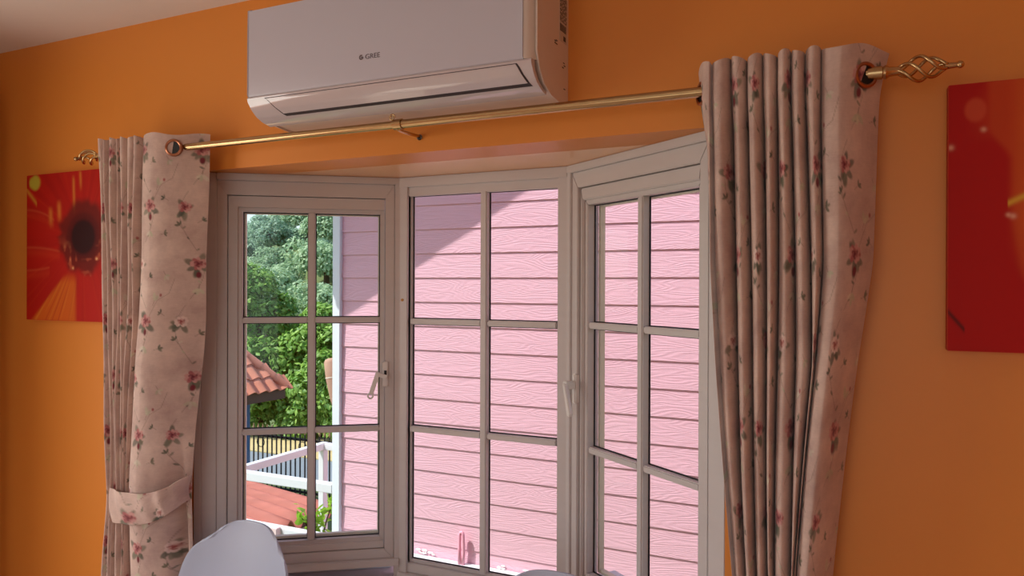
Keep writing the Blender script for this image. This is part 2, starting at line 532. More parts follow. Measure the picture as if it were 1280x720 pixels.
zb3 = [1.0855, 1.4398]
win1, sash1 = glazed('window_1', 'left casement of the bay with trees behind it', PL, 0.1385, 0.5659, (0.734, 1.783), zb3, 0.350, 0.045, True, 0.066, 0.612, 0.668, 1.878)
win2, sash2 = glazed('window_2', 'fixed middle window of the bay', PC, 0.036, 0.545, (0.665, 1.846), [1.0885, 1.436], 0.304, 0.028, False, 0.0, 0.5812, 0.625, 1.885)
win3, sash3 = glazed('window_3', 'right casement of the bay partly behind the curtain', PR, 0.072, 0.520, (0.734, 1.783), zb3, 0.305, 0.048, True, 0.016, 0.572, 0.668, 1.878)

def trim(n, mb, bevel=0.002, label=None, mat='upvc'):
    o = mb.build('trim_%d' % n, M[mat], None, bevel=bevel); o['kind'] = 'structure'
    if label: o['label'] = label
    return o
# posts, head boards, sills
trim(2, MB().box((0.001, -0.004, 0.0), (0.022, 0.10, ZS), PL), label='white jamb beside the left curtain')
trim(3, MB().box((0.022, 0.000, 0.0), (0.066, 0.10, ZS), PL), label='white post left of the left casement')
trim(4, MB().box((PR.L-0.052, 0.000, 0.0), (PR.L-0.001, 0.10, ZS), PR), label='white jamb behind the right curtain')
for k, (pn, z0) in enumerate(((PL, 1.878), (PC, 1.868), (PR, 1.878))):
    u0, u1 = (0.066, pn.L) if pn is PL else ((0, pn.L) if pn is PC else (0, pn.L-0.052))
    trim(5+k, MB().box((u0, -0.006, z0), (u1, 0.10, ZS), pn), label=('white head board over the left casement', 'white head board over the middle window', 'white head board over the right casement')[k])
# corner posts: folded covers following both panels
def corner(n, pn1, pn2, pt, e1, e2, label, dep):
    w = MB()
    t = math.tan(math.radians(18.04))
    bis = Vector((0, 1, 0)) if False else (pn1.n+pn2.n).normalized()
    pts = [pn1(pn1.L-e1, -0.003, 0), tuple(pt-bis*0.0032), pn2(e2, -0.003, 0), pn2(e2, dep[1], 0), tuple(pt+bis*0.05), pn1(pn1.L-e1, dep[0], 0)]
    prism(w, pts, 0.0, 1.8795)
    return trim(n, w, 0.0015, label)
corner(8, PL, PC, B, 0.016, 0.030, 'white corner post between the left casement and the middle window', (0.05, 0.034))
corner(9, PC, PR, Cc, 0.030, 0.018, 'white corner post between the middle window and the right casement', (0.034, 0.05))
trim(10, MB().box((0.066, -0.012, 0.645), (PL.L, 0.03, 0.668), PL), label='white inner sill under the left casement')
trim(11, MB().box((0.0, -0.012, 0.60), (PC.L, 0.03, 0.625), PC), label='white inner sill under the middle window')
trim(12, MB().box((0.0, -0.012, 0.645), (PR.L-0.052, 0.03, 0.668), PR), label='white inner sill under the right casement')
for k, pn in enumerate((PL, PC, PR)):
    trim(13+k, MB().box((0.02, 0.10, 0.60), (pn.L-0.02, 0.16, 0.612 if pn is PC else 0.702), pn), mat='railwhite',
         label=('outer sill under the left casement', 'outer sill under the middle window', 'outer sill under the right casement')[k])
# small orange stain / screw cap on the corner post
t = 0.0035
o = MB().ball(PC(0.012, -0.003, 1.505), 0.006, 8, 6, (1, .4, .8)).build('screw_cap', simple('amber_cap', (196, 140, 70), 0.5), None, smooth=True)
attach(o, bpy.data.objects['trim_8'])

# casement handles
def handle_left():
    pn = PL
    h = MB().box((0.575, -0.004, 1.225), (0.592, 0.014, 1.305), pn).build('handle_plate', M['handle'], sash1, bevel=0.002)
    slot = MB().box((0.5795, -0.006, 1.252), (0.5875, -0.0035, 1.277), pn).build('handle_slot', M['gasket'], h)
    m = MB()
    # bent lever: short arm to the left, then a flat bar hanging down left with an eye
    def bar(a, b, wd, v0, v1):
        a = Vector((a[0], a[1])); b = Vector((b[0], b[1])); d = (b-a).normalized(); s_ = Vector((-d.y, d.x))*wd
        q = [a-s_, a+s_, b+s_, b-s_]
        vs_ = [pn(p.x, v0, p.y) for p in q]+[pn(p.x, v1, p.y) for p in q]
        m.add(vs_, [(0, 1, 2, 3), (4, 7, 6, 5), (0, 4, 5, 1), (1, 5, 6, 2), (2, 6, 7, 3), (3, 7, 4, 0)])
    bar((0.588, 1.256), (0.556, 1.268), 0.0065, -0.020, -0.011)
    bar((0.560, 1.272), (0.538, 1.205), 0.0070, -0.022, -0.013)
    # eye ring at the end
    c = (0.536, 1.198); n = 16
    vs_, fs_ = [], []
    for k in range(n):
        a = 2*math.pi*k/n
        for r_, v in ((0.0105, -0.022), (0.0055, -0.022), (0.0055, -0.013), (0.0105, -0.013)):
            vs_.append(pn(c[0]+r_*math.cos(a), v, c[1]+r_*math.sin(a)))
    for k in range(n):
        for j in range(4):
            fs_.append((k*4+j, k*4+(j+1) % 4, ((k+1) % n)*4+(j+1) % 4, ((k+1) % n)*4+j))
    m.add(vs_, fs_)
    m.build('window_handle', M['handle'], sash1, bevel=0.0012)
handle_left()
def handle_right():
    pn = PR
    h = MB().box((0.030, -0.004, 1.215), (0.047, 0.014, 1.300), pn)
    h = h.build('handle_plate', M['handle'], sash3, bevel=0.003)
    m = MB()
    m.box((0.028, -0.034, 1.258), (0.050, -0.004, 1.280), pn)
    c0 = Vector((0.040, 0, 1.268)); 
    pts = [(0.038, 1.275), (0.052, 1.272), (0.078, 1.195), (0.074, 1.184), (0.062, 1.186)]
    vs_ = [pn(a, -0.042, b) for a, b in pts]+[pn(a, -0.030, b) for a, b in pts]
    n = 5
    m.add(vs_, [tuple(range(n)), tuple(reversed(range(n, 2*n)))]+[(i, n+i, n+(i+1) % n, (i+1) % n) for i in range(n)])
    m.build('window_handle', M['handle'], sash3, bevel=0.002)
handle_right()

# the left wall's window and a back window added for fill light (outside the picture)
def plain_window(name, label, boxes, panes):
    r = empty(name, boxes[0][0]); r['kind'] = 'structure'; r['label'] = label
    m = MB()
    for lo, hi in boxes: m.box(lo, hi)
    m.build('window_frame', M['upvc'], r)
    for lo, hi in panes: MB().box(lo, hi).build('glass_pane', M['glass'], r)
plain_window('window_4', 'white framed window in the left wall, outside the picture',
             [((XL-0.1, -1.95, 0.65), (XL-0.05, -1.90, 2.0)), ((XL-0.1, -0.80, 0.65), (XL-0.05, -0.75, 2.0)), ((XL-0.1, -1.90, 0.65), (XL-0.05, -0.80, 0.70)),
              ((XL-0.1, -1.90, 1.95), (XL-0.05, -0.80, 2.0)), ((XL-0.1, -1.37, 0.70), (XL-0.05, -1.33, 1.95))],
             [((XL-0.08, -1.90, 0.70), (XL-0.076, -1.37, 1.95)), ((XL-0.08, -1.33, 0.70), (XL-0.076, -0.80, 1.95))])
plain_window('fill_window', 'wide white framed window added in the back wall for fill light, outside the picture',
             [((-2.1, YB-0.1, 0.6), (-2.04, YB-0.05, 2.3)), ((0.84, YB-0.1, 0.6), (0.9, YB-0.05, 2.3)), ((-2.04, YB-0.1, 0.6), (0.84, YB-0.05, 0.66)),
              ((-2.04, YB-0.1, 2.24), (0.84, YB-0.05, 2.3)), ((-0.63, YB-0.1, 0.66), (-0.57, YB-0.05, 2.24))],
             [((-2.04, YB-0.08, 0.66), (-0.63, YB-0.076, 2.24)), ((-0.57, YB-0.08, 0.66), (0.84, YB-0.076, 2.24))])

# ------------------------------------------------------------------ curtain rod
RZ, RY = 1.953, -0.10
def finial(root, x0, sgn):
    m = MB()
    m.tube([(x0-sgn*0.012, RY, RZ), (x0+sgn*0.012, RY, RZ)], 0.0125, 16)
    m.tube([(x0+sgn*0.012, RY, RZ), (x0+sgn*0.018, RY, RZ), (x0+sgn*0.024, RY, RZ), (x0+sgn*0.042, RY, RZ)], [0.0105, 0.0135, 0.0095, 0.008], 16)
    f = m.build('finial', M['gold'], root, smooth='auto')
    f['label'] = 'twisted open cage finial'
    c = MB()
    x1, x2 = x0+sgn*0.036, x0+sgn*0.118
    for k in range(4):
        pts = []
        for i in range(25):
            t_ = i/24
            a = k*math.pi/2+t_*math.pi*1.35
            r_ = 0.004+0.0185*math.sin(math.pi*t_)**1.15
            pts.append((x1+(x2-x1)*t_, RY+r_*math.cos(a), RZ+r_*math.sin(a)))
        c.tube(pts, 0.0033, 8)
    c.build('finial_cage', M['gold'], f, smooth=True)
    e = MB().tube([(x2-sgn*0.004, RY, RZ), (x0+sgn*0.136, RY, RZ)], [0.0065, 0.0045], 12)
    e.ball((x0+sgn*0.138, RY, RZ), 0.0068)
    e.build('finial_tip', M['gold'], f, smooth='auto')

rod = empty('curtain_rod', (-1.05, 0, RZ))
tag(rod, 'long gold curtain rod with twisted cage finials running across the bay above the windows', 'curtain rod')
def fluted(x0, x1, r_):
    n = 40
    vs_, fs_ = [], []
    for x in (x0, x1):
        for k in range(n):
            a = 2*math.pi*k/n
            rr = r_*(1-0.06*(k % 4 == 0))
            vs_.append((x, RY+rr*math.cos(a), RZ+rr*math.sin(a)))
    for k in range(n):
        fs_.append((k, (k+1) % n, n+(k+1) % n, n+k))
    fs_ += [tuple(reversed(range(n))), tuple(range(n, 2*n))]
    return MB().add(vs_, fs_)
fluted(-2.135, -1.03, 0.0098).build('rod_tube', M['gold'], rod, smooth='auto')
fluted(-1.035, 0.03, 0.0108).build('rod_tube', M['gold'], rod, smooth='auto')
finial(rod, 0.024, 1); finial(rod, -2.133, -1)
def bracket(x, label=None):
    m = MB()
    m.tube([(x, -0.002, RZ-0.012), (x, -0.05, RZ-0.014), (x, -0.085, RZ-0.014), (x, -0.10, RZ-0.013)], 0.0045, 10)
    m.tube([(x-0.012, RY, RZ), (x+0.012, RY, RZ)], 0.0135, 18)
    b = m.build('rod_bracket', M['gold'], rod, smooth='auto')
    # little scroll screw on the ring
    c = MB().tube([(x-0.012+0.009*math.cos(a)*(1-a/14), RY-0.010, RZ+0.016+0.009*math.sin(a)*(1-a/14)) for a in [i*0.35 for i in range(28)]], 0.0016, 6)
    c.build('bracket_scroll', M['gold'], b, smooth=True)
    p_ = MB().tube([(x, -0.0005, RZ-0.014), (x, -0.004, RZ-0.014)], 0.0075, 16)
    p_.build('wall_plug', M['plug'], b)
    MB().tube([(x+0.001, -0.0035, RZ-0.018), (x+0.001, -0.0062, RZ-0.018)], 0.0045, 12).build('screw', M['screw'], b)
bracket(-1.043)
bracket(-2.06); bracket(-0.02)

# ------------------------------------------------------------------ floral print
rng = np.random.RandomState(7)
def paint_cloth(W, H, step, seed):
    """colour per (s, z) sample of the cloth; roses, leaves and vines on a dusty pink ground"""
    r = np.random.RandomState(seed)
    nw, nh = int(W/step)+1, int(H/step)+1
    img = np.ones((nh, nw, 3))*np.array(lin((208, 180, 168)))
    sg, zg = np.meshgrid(np.arange(nw)*step, np.arange(nh)*step)
    def blob(cx, cz, rx, rz, ang, colr, soft=0.35, alpha=1.0):
        R_ = max(rx, rz)*1.3
        i0, i1 = max(0, int((cz-R_)/step)), min(nh, int((cz+R_)/step)+2)
        j0, j1 = max(0, int((cx-R_)/step)), min(nw, int((cx+R_)/step)+2)
        if i0 >= i1 or j0 >= j1: return
        dx = sg[i0:i1, j0:j1]-cx; dz = zg[i0:i1, j0:j1]-cz
        u = (dx*math.cos(ang)+dz*math.sin(ang))/rx
        v = (-dx*math.sin(ang)+dz*math.cos(ang))/rz
        d = np.sqrt(u*u+v*v)
        al = (np.clip((1.0-d)/soft, 0, 1)*alpha)[..., None]
        img[i0:i1, j0:j1] = img[i0:i1, j0:j1]*(1-al)+np.array(lin(colr))*al
    def vine(pts, colr, wd=0.0016, alpha=0.65):
        for k in range(len(pts)-1):
            a, b = pts[k], pts[k+1]
            n = max(2, int(math.hypot(b[0]-a[0], b[1]-a[1])/0.0012))
            for i in range(n):
                t_ = i/n
                blob(a[0]+(b[0]-a[0])*t_, a[1]+(b[1]-a[1])*t_, wd, wd, 0, colr, 0.8, alpha*0.6)
    def leaf(cx, cz, L, ang, colr, alpha=0.9):
        blob(cx+L*0.5*math.cos(ang), cz+L*0.5*math.sin(ang), L*0.56, L*0.25, ang, colr, 0.35, alpha)
    GR = [(108, 106, 88), (92, 94, 80), (126, 122, 104)]
    PALE = [(204, 196, 170), (190, 186, 160), (214, 202, 184)]
    def sprig(cx, cz, ang, n=3, pale=False, L=0.020):
        vine([(cx, cz), (cx+0.02*math.cos(ang), cz+0.02*math.sin(ang))], (120, 100, 88))
        for k in range(n):
            a = ang+(k-(n-1)/2)*0.85+r.uniform(-.15, .15)
            c_ = PALE[r.randint(3)] if pale else GR[r.randint(3)]
            leaf(cx+0.014*math.cos(ang), cz+0.014*math.sin(ang), L*r.uniform(.8, 1.1), a, c_)
    def rose(cx, cz, R_, pale):
        for k in range(6):
            leaf(cx, cz-R_*0.3, R_*r.uniform(1.3, 1.9), r.uniform(-2.8, -0.3) if k < 4 else r.uniform(0, 3.1), GR[r.randint(3)], 0.8)
        outer = (228, 202, 192) if pale else (206, 154, 148)
        mid = (216, 168, 158) if pale else (176, 104, 104)
        core = (160, 84, 80) if pale else (118, 50, 58)
        for k in range(9):
            a = k*2*math.pi/9+r.uniform(-.2, .2)
            blob(cx+R_*0.62*math.cos(a), cz+R_*0.5*math.sin(a), R_*0.44, R_*0.32, a, outer if k % 3 or pale else mid, 0.3)
        for k in range(6):
            a = k*2*math.pi/6+0.4
            blob(cx+R_*0.34*math.cos(a), cz+R_*0.26*math.sin(a), R_*0.34, R_*0.2, a+0.8, mid if k % 2 else core, 0.4, 0.85)
        blob(cx, cz, R_*0.26, R_*0.22, 0, core, 0.5)
        for k in range(5):
            a = r.uniform(0, 6.28); q = R_*r.uniform(.3, .8)
            blob(cx+q*math.cos(a), cz+q*.8*math.sin(a), R_*0.16, R_*0.05, a+1.5, core, 0.5, 0.5)
    TW, TH = 0.152, 0.335
    nx_, nz_ = int(W/TW)+2, int(H/TH)+2
    for ix in range(-1, nx_):
        for iz in range(-1, nz_):
            ox = ix*TW; oz = iz*TH+(TH*0.5 if ix % 2 else 0)
            path = [(ox+0.04+0.035*math.sin(t_*2*math.pi), oz+TH*t_) for t_ in np.linspace(0, 1, 22)]
            vine(path[:8], (128, 108, 96)); vine(path[9:21], (128, 108, 96))
            vine([(ox+0.075, oz+0.12), (ox+0.10, oz+0.165), (ox+0.135, oz+0.185), (ox+0.15, oz+0.23)], (128, 108, 96))
            for q in range(9):
                pp = path[1+2*q]; sgn = 1 if q % 2 else -1
                leaf(pp[0], pp[1], r.uniform(.010, .015), 1.57+sgn*r.uniform(.6, 1.2), GR[r.randint(3)] if r.rand() < .7 else PALE[r.randint(3)], 0.75)
            rose(ox+0.060, oz+0.105, 0.0225, False)
            blob(ox+0.062, oz+0.072, 0.009, 0.012, 0, (120, 48, 56), 0.4)
            rose(ox+0.020, oz+0.270, 0.0195, (ix+iz) % 2 == 0)
            sprig(ox+0.064, oz+0.045, -1.7, 3, True, 0.024)
            sprig(ox+0.085, oz+0.150, 1.2, 2, True, 0.024)
            sprig(ox+0.016, oz+0.205, 2.2, 3, False, 0.015)
            sprig(ox+0.055, oz+0.225, 0.6, 3, False, 0.014)
            sprig(ox+0.100, oz+0.020, 0.3, 3, False, 0.015)
            sprig(ox+0.115, oz+0.250, -1.0, 3, True, 0.016)
            sprig(ox+0.125, oz+0.120, 2.6, 3, False, 0.013)
            blob(ox+0.110, oz+0.180, 0.005, 0.006, 0, (166, 96, 94), 0.5)
    return img

def cloth(name, pts, s_arr, z_arr, img, step, parent, label=None, zoff=0.0):
    """pts: (rows, cols, 3); print sampled at s_arr (cols), z_arr (rows)"""
    nr, nc = pts.shape[:2]
    me = bpy.data.meshes.new(name)
    idx = np.arange(nr*nc).reshape(nr, nc)
    q = np.stack([idx[:-1, :-1], idx[1:, :-1], idx[1:, 1:], idx[:-1, 1:]], -1).reshape(-1, 4)
    me.vertices.add(nr*nc)
    me.vertices.foreach_set('co', pts.reshape(-1).astype(np.float32))
    me.loops.add(q.size)
    me.loops.foreach_set('vertex_index', q.reshape(-1).astype(np.int32))
    me.polygons.add(len(q))
    me.polygons.foreach_set('loop_start', (np.arange(len(q))*4).astype(np.int32))
    me.update(calc_edges=True)
    me.validate()
    me.polygons.foreach_set('use_smooth', np.ones(len(q), bool))
    zi = np.clip(((z_arr-zoff)/step).astype(int), 0, img.shape[0]-1)
    si = np.clip((s_arr/step).astype(int), 0, img.shape[1]-1)
    c = img[zi][:, si]
    ca = me.color_attributes.new('print_colour', 'FLOAT_COLOR', 'POINT')
    ca.data.foreach_set('color', np.concatenate([c, np.ones((nr, nc, 1))], -1).reshape(-1).astype(np.float32))
    uv = me.attributes.new('cloth_uv', 'FLOAT_VECTOR', 'POINT')
    S, Z = np.meshgrid(s_arr, z_arr)
    uv.data.foreach_set('vector', np.stack([S, Z, 0*S], -1).reshape(-1).astype(np.float32))
    o = new_obj(name, me, M['curtain'], parent)
    if label: o['label'] = label
    return o

STEP = 0.0024
def smooth1(a, n):
    for _ in range(n):
        a = np.concatenate([a[:1], (a[:-2]+2*a[1:-1]+a[2:])/4, a[-1:]])
    return a

def make_curtain(root, keys, mirror, seed, dip, top, flap_first):
    """keys: {z: [x edges of every fold]}, last fold is the wide flat panel"""
    zs = sorted(keys, reverse=True)
    E = np.array([keys[z] for z in zs])
    z_dense = np.concatenate([np.arange(top, 0.62, -STEP), np.arange(0.62, 0.02, -0.02)])
    edges = np.array([[np.interp(-z, [-q for q in zs], E[:, j]) for j in range(E.shape[1])] for z in z_dense])
    # soften the kinks between key heights
    for j in range(edges.shape[1]):
        edges[:, j] = smooth1(edges[:, j], 120)
    nf = E.shape[1]-1
    # samples per fold by arc length at the top
    cols, s_vals, s0 = [], [], 0.0
    BACK, FRONT = -0.113, -0.150
    def prof(j, t):
        """(fraction of width, y) of fold j at parameter t in 0..1"""
        if flap_first and j == 0:
            y = -0.062+(FRONT+0.062)*np.sin(t*math.pi/2)**0.9
            return t, y
        if j < nf-1:
            e = np.sin(math.pi*t)
            y = BACK+(FRONT-BACK)*np.clip(e, 0, 1)**0.55
            x = 0.5-0.5*np.cos(math.pi*t)
            return 0.5*x+0.5*t, y
        # wide panel: quick rise, long slope back to the wall side
        k = 0.30
        y = np.where(t < k, BACK+(FRONT-0.004-BACK)*np.sin(t/k*math.pi/2)**0.6, (FRONT-0.004)+0.100*((t-k)/(1-k))**1.5)
        xf = np.where(t < k, 0.30*(1-np.cos(t/k*math.pi/2))*0.9+0.03*t/k, 0.30+0.70*((t-k)/(1-k)))
        return xf, y
    lens = []
    for j in range(nf):
        w0 = abs(E[0][j+1]-E[0][j])
        tt = np.linspace(0, 1, 60)
        xf, yy = prof(j, tt)
        lens.append(np.sum(np.hypot(np.diff(xf*w0), np.diff(yy))))
    rows = len(z_dense)
    X, Y, S = [], [], []
    phase = rng.uniform(0, 6.28, nf)
    for j in range(nf):
        n = max(8, int(lens[j]/STEP))
        tt = np.linspace(0, 1, n, endpoint=(j == nf-1))
        xf, yy = prof(j, tt)
        x = edges[:, j][:, None]+(edges[:, j+1]-edges[:, j])[:, None]*xf[None]
        y = np.repeat(yy[None], rows, 0)
        amp = 1+0.10*np.sin(z_dense*5+phase[j])+0.05*np.sin(z_dense*13+phase[j]*2)
        y = BACK+(y-BACK)*amp[:, None]
        if j < nf-1:      # the valleys run deeper below the rod
            fr_ = np.clip((yy-BACK)/(FRONT-BACK), 0, 1)
            gz = np.clip((1.925-z_dense)/0.07, 0, 1)
            y = y+0.034*(1-fr_)[None]*gz[:, None]
        if dip and j == nf-1:
            g = np.clip((1.12-z_dense)/0.35, 0, 1)[:, None]*np.exp(-((tt-0.84)/0.07)**2)[None]
            y = y+0.055*g
        X.append(x); Y.append(y); S.append(s0+tt*lens[j]); s0 += lens[j]
    X = np.concatenate(X, 1); Y = np.concatenate(Y, 1); S = np.concatenate(S)
    # slight waviness of the whole cloth
    X = X+0.0012*np.sin(z_dense*9)[:, None]
    Z = np.repeat(z_dense[:, None], X.shape[1], 1)
    # top edge rises a touch on the fronts
    topw = np.clip((z_dense-(top-0.05))/0.05, 0, 1)[:, None]
    Z = Z+topw*(0.004*np.sin(S*40)[None]-0.003)
    img = paint_cloth(s0+0.02, top+0.02, STEP, seed)
    o = cloth('curtain_cloth', np.stack([X, Y, Z], -1), S, z_dense, img, STEP, root)
    return s0, img, o

def grommet(root, c, nrm):
    """copper eyelet ring with a dark hole behind the rod"""
    nrm = Vector(nrm).normalized()
    a = nrm.cross(Vector((0, 0, 1))).normalized(); b = a.cross(nrm)
    c = Vector(c)
    vs_, fs_ = [], []
    n = 28
    prof_ = [(0.0255, 0.0005), (0.0245, 0.003), (0.021, 0.0042), (0.018, 0.003), (0.0175, -0.003), (0.0255, -0.003)]
    m_ = len(prof_)
    for k in range(n):
        t_ = 2*math.pi*k/n
        for r_, h in prof_:
            vs_.append(c+(a*math.cos(t_)+b*math.sin(t_))*r_+nrm*h)
    for k in range(n):
        for j in range(m_):
            fs_.append((k*m_+j, ((k+1) % n)*m_+j, ((k+1) % n)*m_+(j+1) % m_, k*m_+(j+1) % m_))
    g = MB().add(vs_, fs_).build('eyelet', M['copper'], root, smooth='auto')
    vs_ = [c-nrm*0.0008+(a*math.cos(2*math.pi*k/n)+b*math.sin(2*math.pi*k/n))*0.0178 for k in range(n)]+[c-nrm*0.0028+(a*math.cos(2*math.pi*k/n)+b*math.sin(2*math.pi*k/n))*0.0178 for k in range(n)]
    MB().add(vs_, [tuple(range(n)), tuple(reversed(range(n, 2*n)))]+[(k, n+k, n+(k+1) % n, (k+1) % n) for k in range(n)]).build('eyelet_opening', M['screw'], g)

cr = empty('curtain', (-0.12, -0.10, 0.0))
tag(cr, 'floral dusty pink curtain hanging right of the bay in narrow pleats', 'curtain')
KR = {2.005: [-0.310, -0.271, -0.234, -0.203, -0.173, -0.146, -0.121, -0.096, -0.067, 0.050],
      1.92: [-0.303, -0.271, -0.232, -0.202, -0.172, -0.146, -0.121, -0.095, -0.067, 0.034],
      1.597: [-0.279, -0.270, -0.227, -0.198, -0.168, -0.146, -0.116, -0.087, -0.064, 0.022],
      1.404: [-0.268, -0.258, -0.222, -0.193, -0.166, -0.147, -0.113, -0.082, -0.076, -0.003],
      1.006: [-0.236, -0.227, -0.205, -0.185, -0.163, -0.151, -0.118, -0.112, -0.109, -0.044],
      0.72: [-0.218, -0.207, -0.190, -0.172, -0.156, -0.145, -0.130, -0.122, -0.114, -0.068],
      0.45: [-0.245, -0.225, -0.200, -0.176, -0.155, -0.140, -0.120, -0.108, -0.096, -0.020],
      0.02: [-0.270, -0.245, -0.215, -0.185, -0.160, -0.140, -0.118, -0.100, -0.082, 0.010]}
make_curtain(cr, KR, False, 3, False, 2.005, True)
grommet(cr, (0.008, -0.112, RZ-0.004), (0.62, -0.78, 0))
grommet(cr, (-0.297, -0.100, RZ-0.003), (-0.82, -0.57, 0))
cl = empty('curtain', (-1.92, -0.10, 0.0))
tag(cl, 'floral dusty pink curtain left of the bay, gathered by a tieback near its foot', 'curtain')
KL = {1.993: [-2.104, -2.075, -2.057, -2.024, -2.010, -1.982, -1.951, -1.920, -1.726],
      1.448: [-2.091, -2.065, -2.044, -2.019, -2.001, -1.977, -1.952, -1.932, -1.756],
      0.981: [-2.062, -2.042, -2.031, -2.021, -2.003, -1.990, -1.982, -1.975, -1.805],
      0.91: [-2.060, -2.040, -2.030, -2.020, -2.002, -1.990, -1.982, -1.975, -1.808],
      0.747: [-2.081, -2.059, -2.034, -2.027, -2.002, -1.987, -1.981, -1.975, -1.795],
      0.30: [-2.110, -2.080, -2.050, -2.030, -2.005, -1.985, -1.970, -1.955, -1.770],
      0.02: [-2.120, -2.085, -2.055, -2.030, -2.005, -1.980, -1.965, -1.945, -1.760]}
sL, imgL, _ = make_curtain(cl, KL, False, 5, True, 1.993, False)
grommet(cl, (-1.803, -0.124, RZ-0.004), (0.42, -0.90, 0))

def tieback(root, x0, x1, zc_, h, sag, name='tieback', tilt=0.0):
    n, m_ = 90, 34
    t_ = np.linspace(0, 1, n)
    ang = t_*math.pi
    xc, rx = (x0+x1)/2, (x1-x0)/2+0.004
    x = xc-rx*np.sign(np.cos(ang))*np.abs(np.cos(ang))**0.8
    y = -0.06-0.105*np.sin(ang)**0.5
    v = np.linspace(0.5, -0.5, m_)
    hh = h*(1-0.28*t_**2)
    zmid = zc_-sag*np.sin(ang*0.93+0.1)+tilt*(t_-0.5)
    pts = np.zeros((m_, n, 3))
    pts[..., 0] = x[None]; pts[..., 1] = y[None]-0.006*np.cos(v*math.pi)[:, None]+0.003*np.sin(t_*37+v[:, None]*4)
    pts[..., 2] = zmid[None]+v[:, None]*hh[None]
    s_ = t_*0.42; zz = v*h+0.3
    o = cloth(name, pts, s_, zz, imgL, STEP, root, 'cloth band of the same floral print')
    md = o.modifiers.new('thickness', 'SOLIDIFY'); md.thickness = 0.003
tieback(cl, -2.066, -1.806, 0.931, 0.100, 0.037, tilt=0.042)
tieback(cr, -0.222, -0.066, 0.74, 0.09, 0.03)

# curtain of the left wall's window, outside the picture at the left
lc = empty('curtain', (-2.80, -0.35, 0.0))
tag(lc, 'floral curtain on the left wall, outside the picture', 'curtain')
sy_ = np.linspace(0, 1, 160)
ycoord = -0.66+0.54*sy_
xcoord = -2.79+0.050*np.sin(sy_*2*math.pi*7)
zr = np.concatenate([[2.24], np.linspace(2.2, 0.04, 40)])
pts_ = np.zeros((len(zr), 160, 3)); pts_[..., 0] = xcoord[None]; pts_[..., 1] = ycoord[None]; pts_[..., 2] = zr[:, None]
cloth('curtain_cloth', pts_, sy_*1.3, zr, imgL, STEP, lc)

# ------------------------------------------------------------------ air conditioner
ac = empty('air_conditioner', (-1.035, 0, 1.975))
tag(ac, 'white wall air conditioner with a glossy curved flap, above the bay window', 'air conditioner')
AX0, AX1 = -1.442, -0.630
def extrude_profile(prof_, x0, x1, n=1, end_fn=None):
    """prof_ list of (y,z) closed; swept along x in n steps"""
    vs_, fs_ = [], []
    k = len(prof_)
    xs = np.linspace(x0, x1, n+1)
    for x in xs:
        for (y, z) in prof_:
            vs_.append((x, y, z))
    for i in range(n):
        for j in range(k):
            fs_.append((i*k+j, i*k+(j+1) % k, (i+1)*k+(j+1) % k, (i+1)*k+j))
    fs_.append(tuple(range(k))); fs_.append(tuple(reversed([n*k+j for j in range(k)])))
    return MB().add(vs_, fs_)
body = [(-0.001, 2.266), (-0.172, 2.266), (-0.182, 2.25), (-0.182, 2.06), (-0.168, 2.026), (-0.145, 2.002), (-0.105, 1.985), (-0.05, 1.980), (-0.001, 1.985)]
m = extrude_profile(body, AX0+0.004, AX1)
m.build('casing', M['ac_side'], ac, bevel=0.004)
front = [(-0.180, 2.268), (-0.188, 2.268), (-0.200, 2.262), (-0.2015, 2.20), (-0.2015, 2.045), (-0.199, 2.0395), (-0.180, 2.0395)]
m = extrude_profile(front, AX0, -0.657)
m.build('front_panel', M['ac'], ac, bevel=0.0015)
# rounded right shoulder of the front (quarter round into the side)
vs_, fs_ = [], []
N = 10
for i in range(N+1):
    a = math.pi/2*i/N
    x = -0.6565+0.0268*math.sin(a); y = -0.150-0.0505*math.cos(a)
    for z in (2.040, 2.268):
        vs_.append((x, y, z))
    for z in (2.040, 2.268):
        vs_.append((x-0.002, -0.12, z))
for i in range(N):
    o_ = i*4
    fs_ += [(o_, o_+1, o_+5, o_+4), (o_+1, o_+3, o_+7, o_+5), (o_, o_+4, o_+6, o_+2)]
MB().add(vs_, fs_).build('front_end_cap', M['ac_side'], ac, smooth='auto')
# curved lower lip (glossy)
lip = [(-0.2005, 2.0385), (-0.2040, 2.034), (-0.2020, 2.026), (-0.190, 2.009), (-0.172, 1.994), (-0.150, 1.984), (-0.120, 1.9775), (-0.118, 1.985), (-0.150, 1.992), (-0.168, 2.003), (-0.183, 2.019), (-0.186, 2.0385)]
extrude_profile(lip, AX0+0.001, -0.6365, 1).build('lower_lip', M['ac_gloss'], ac, smooth='auto')
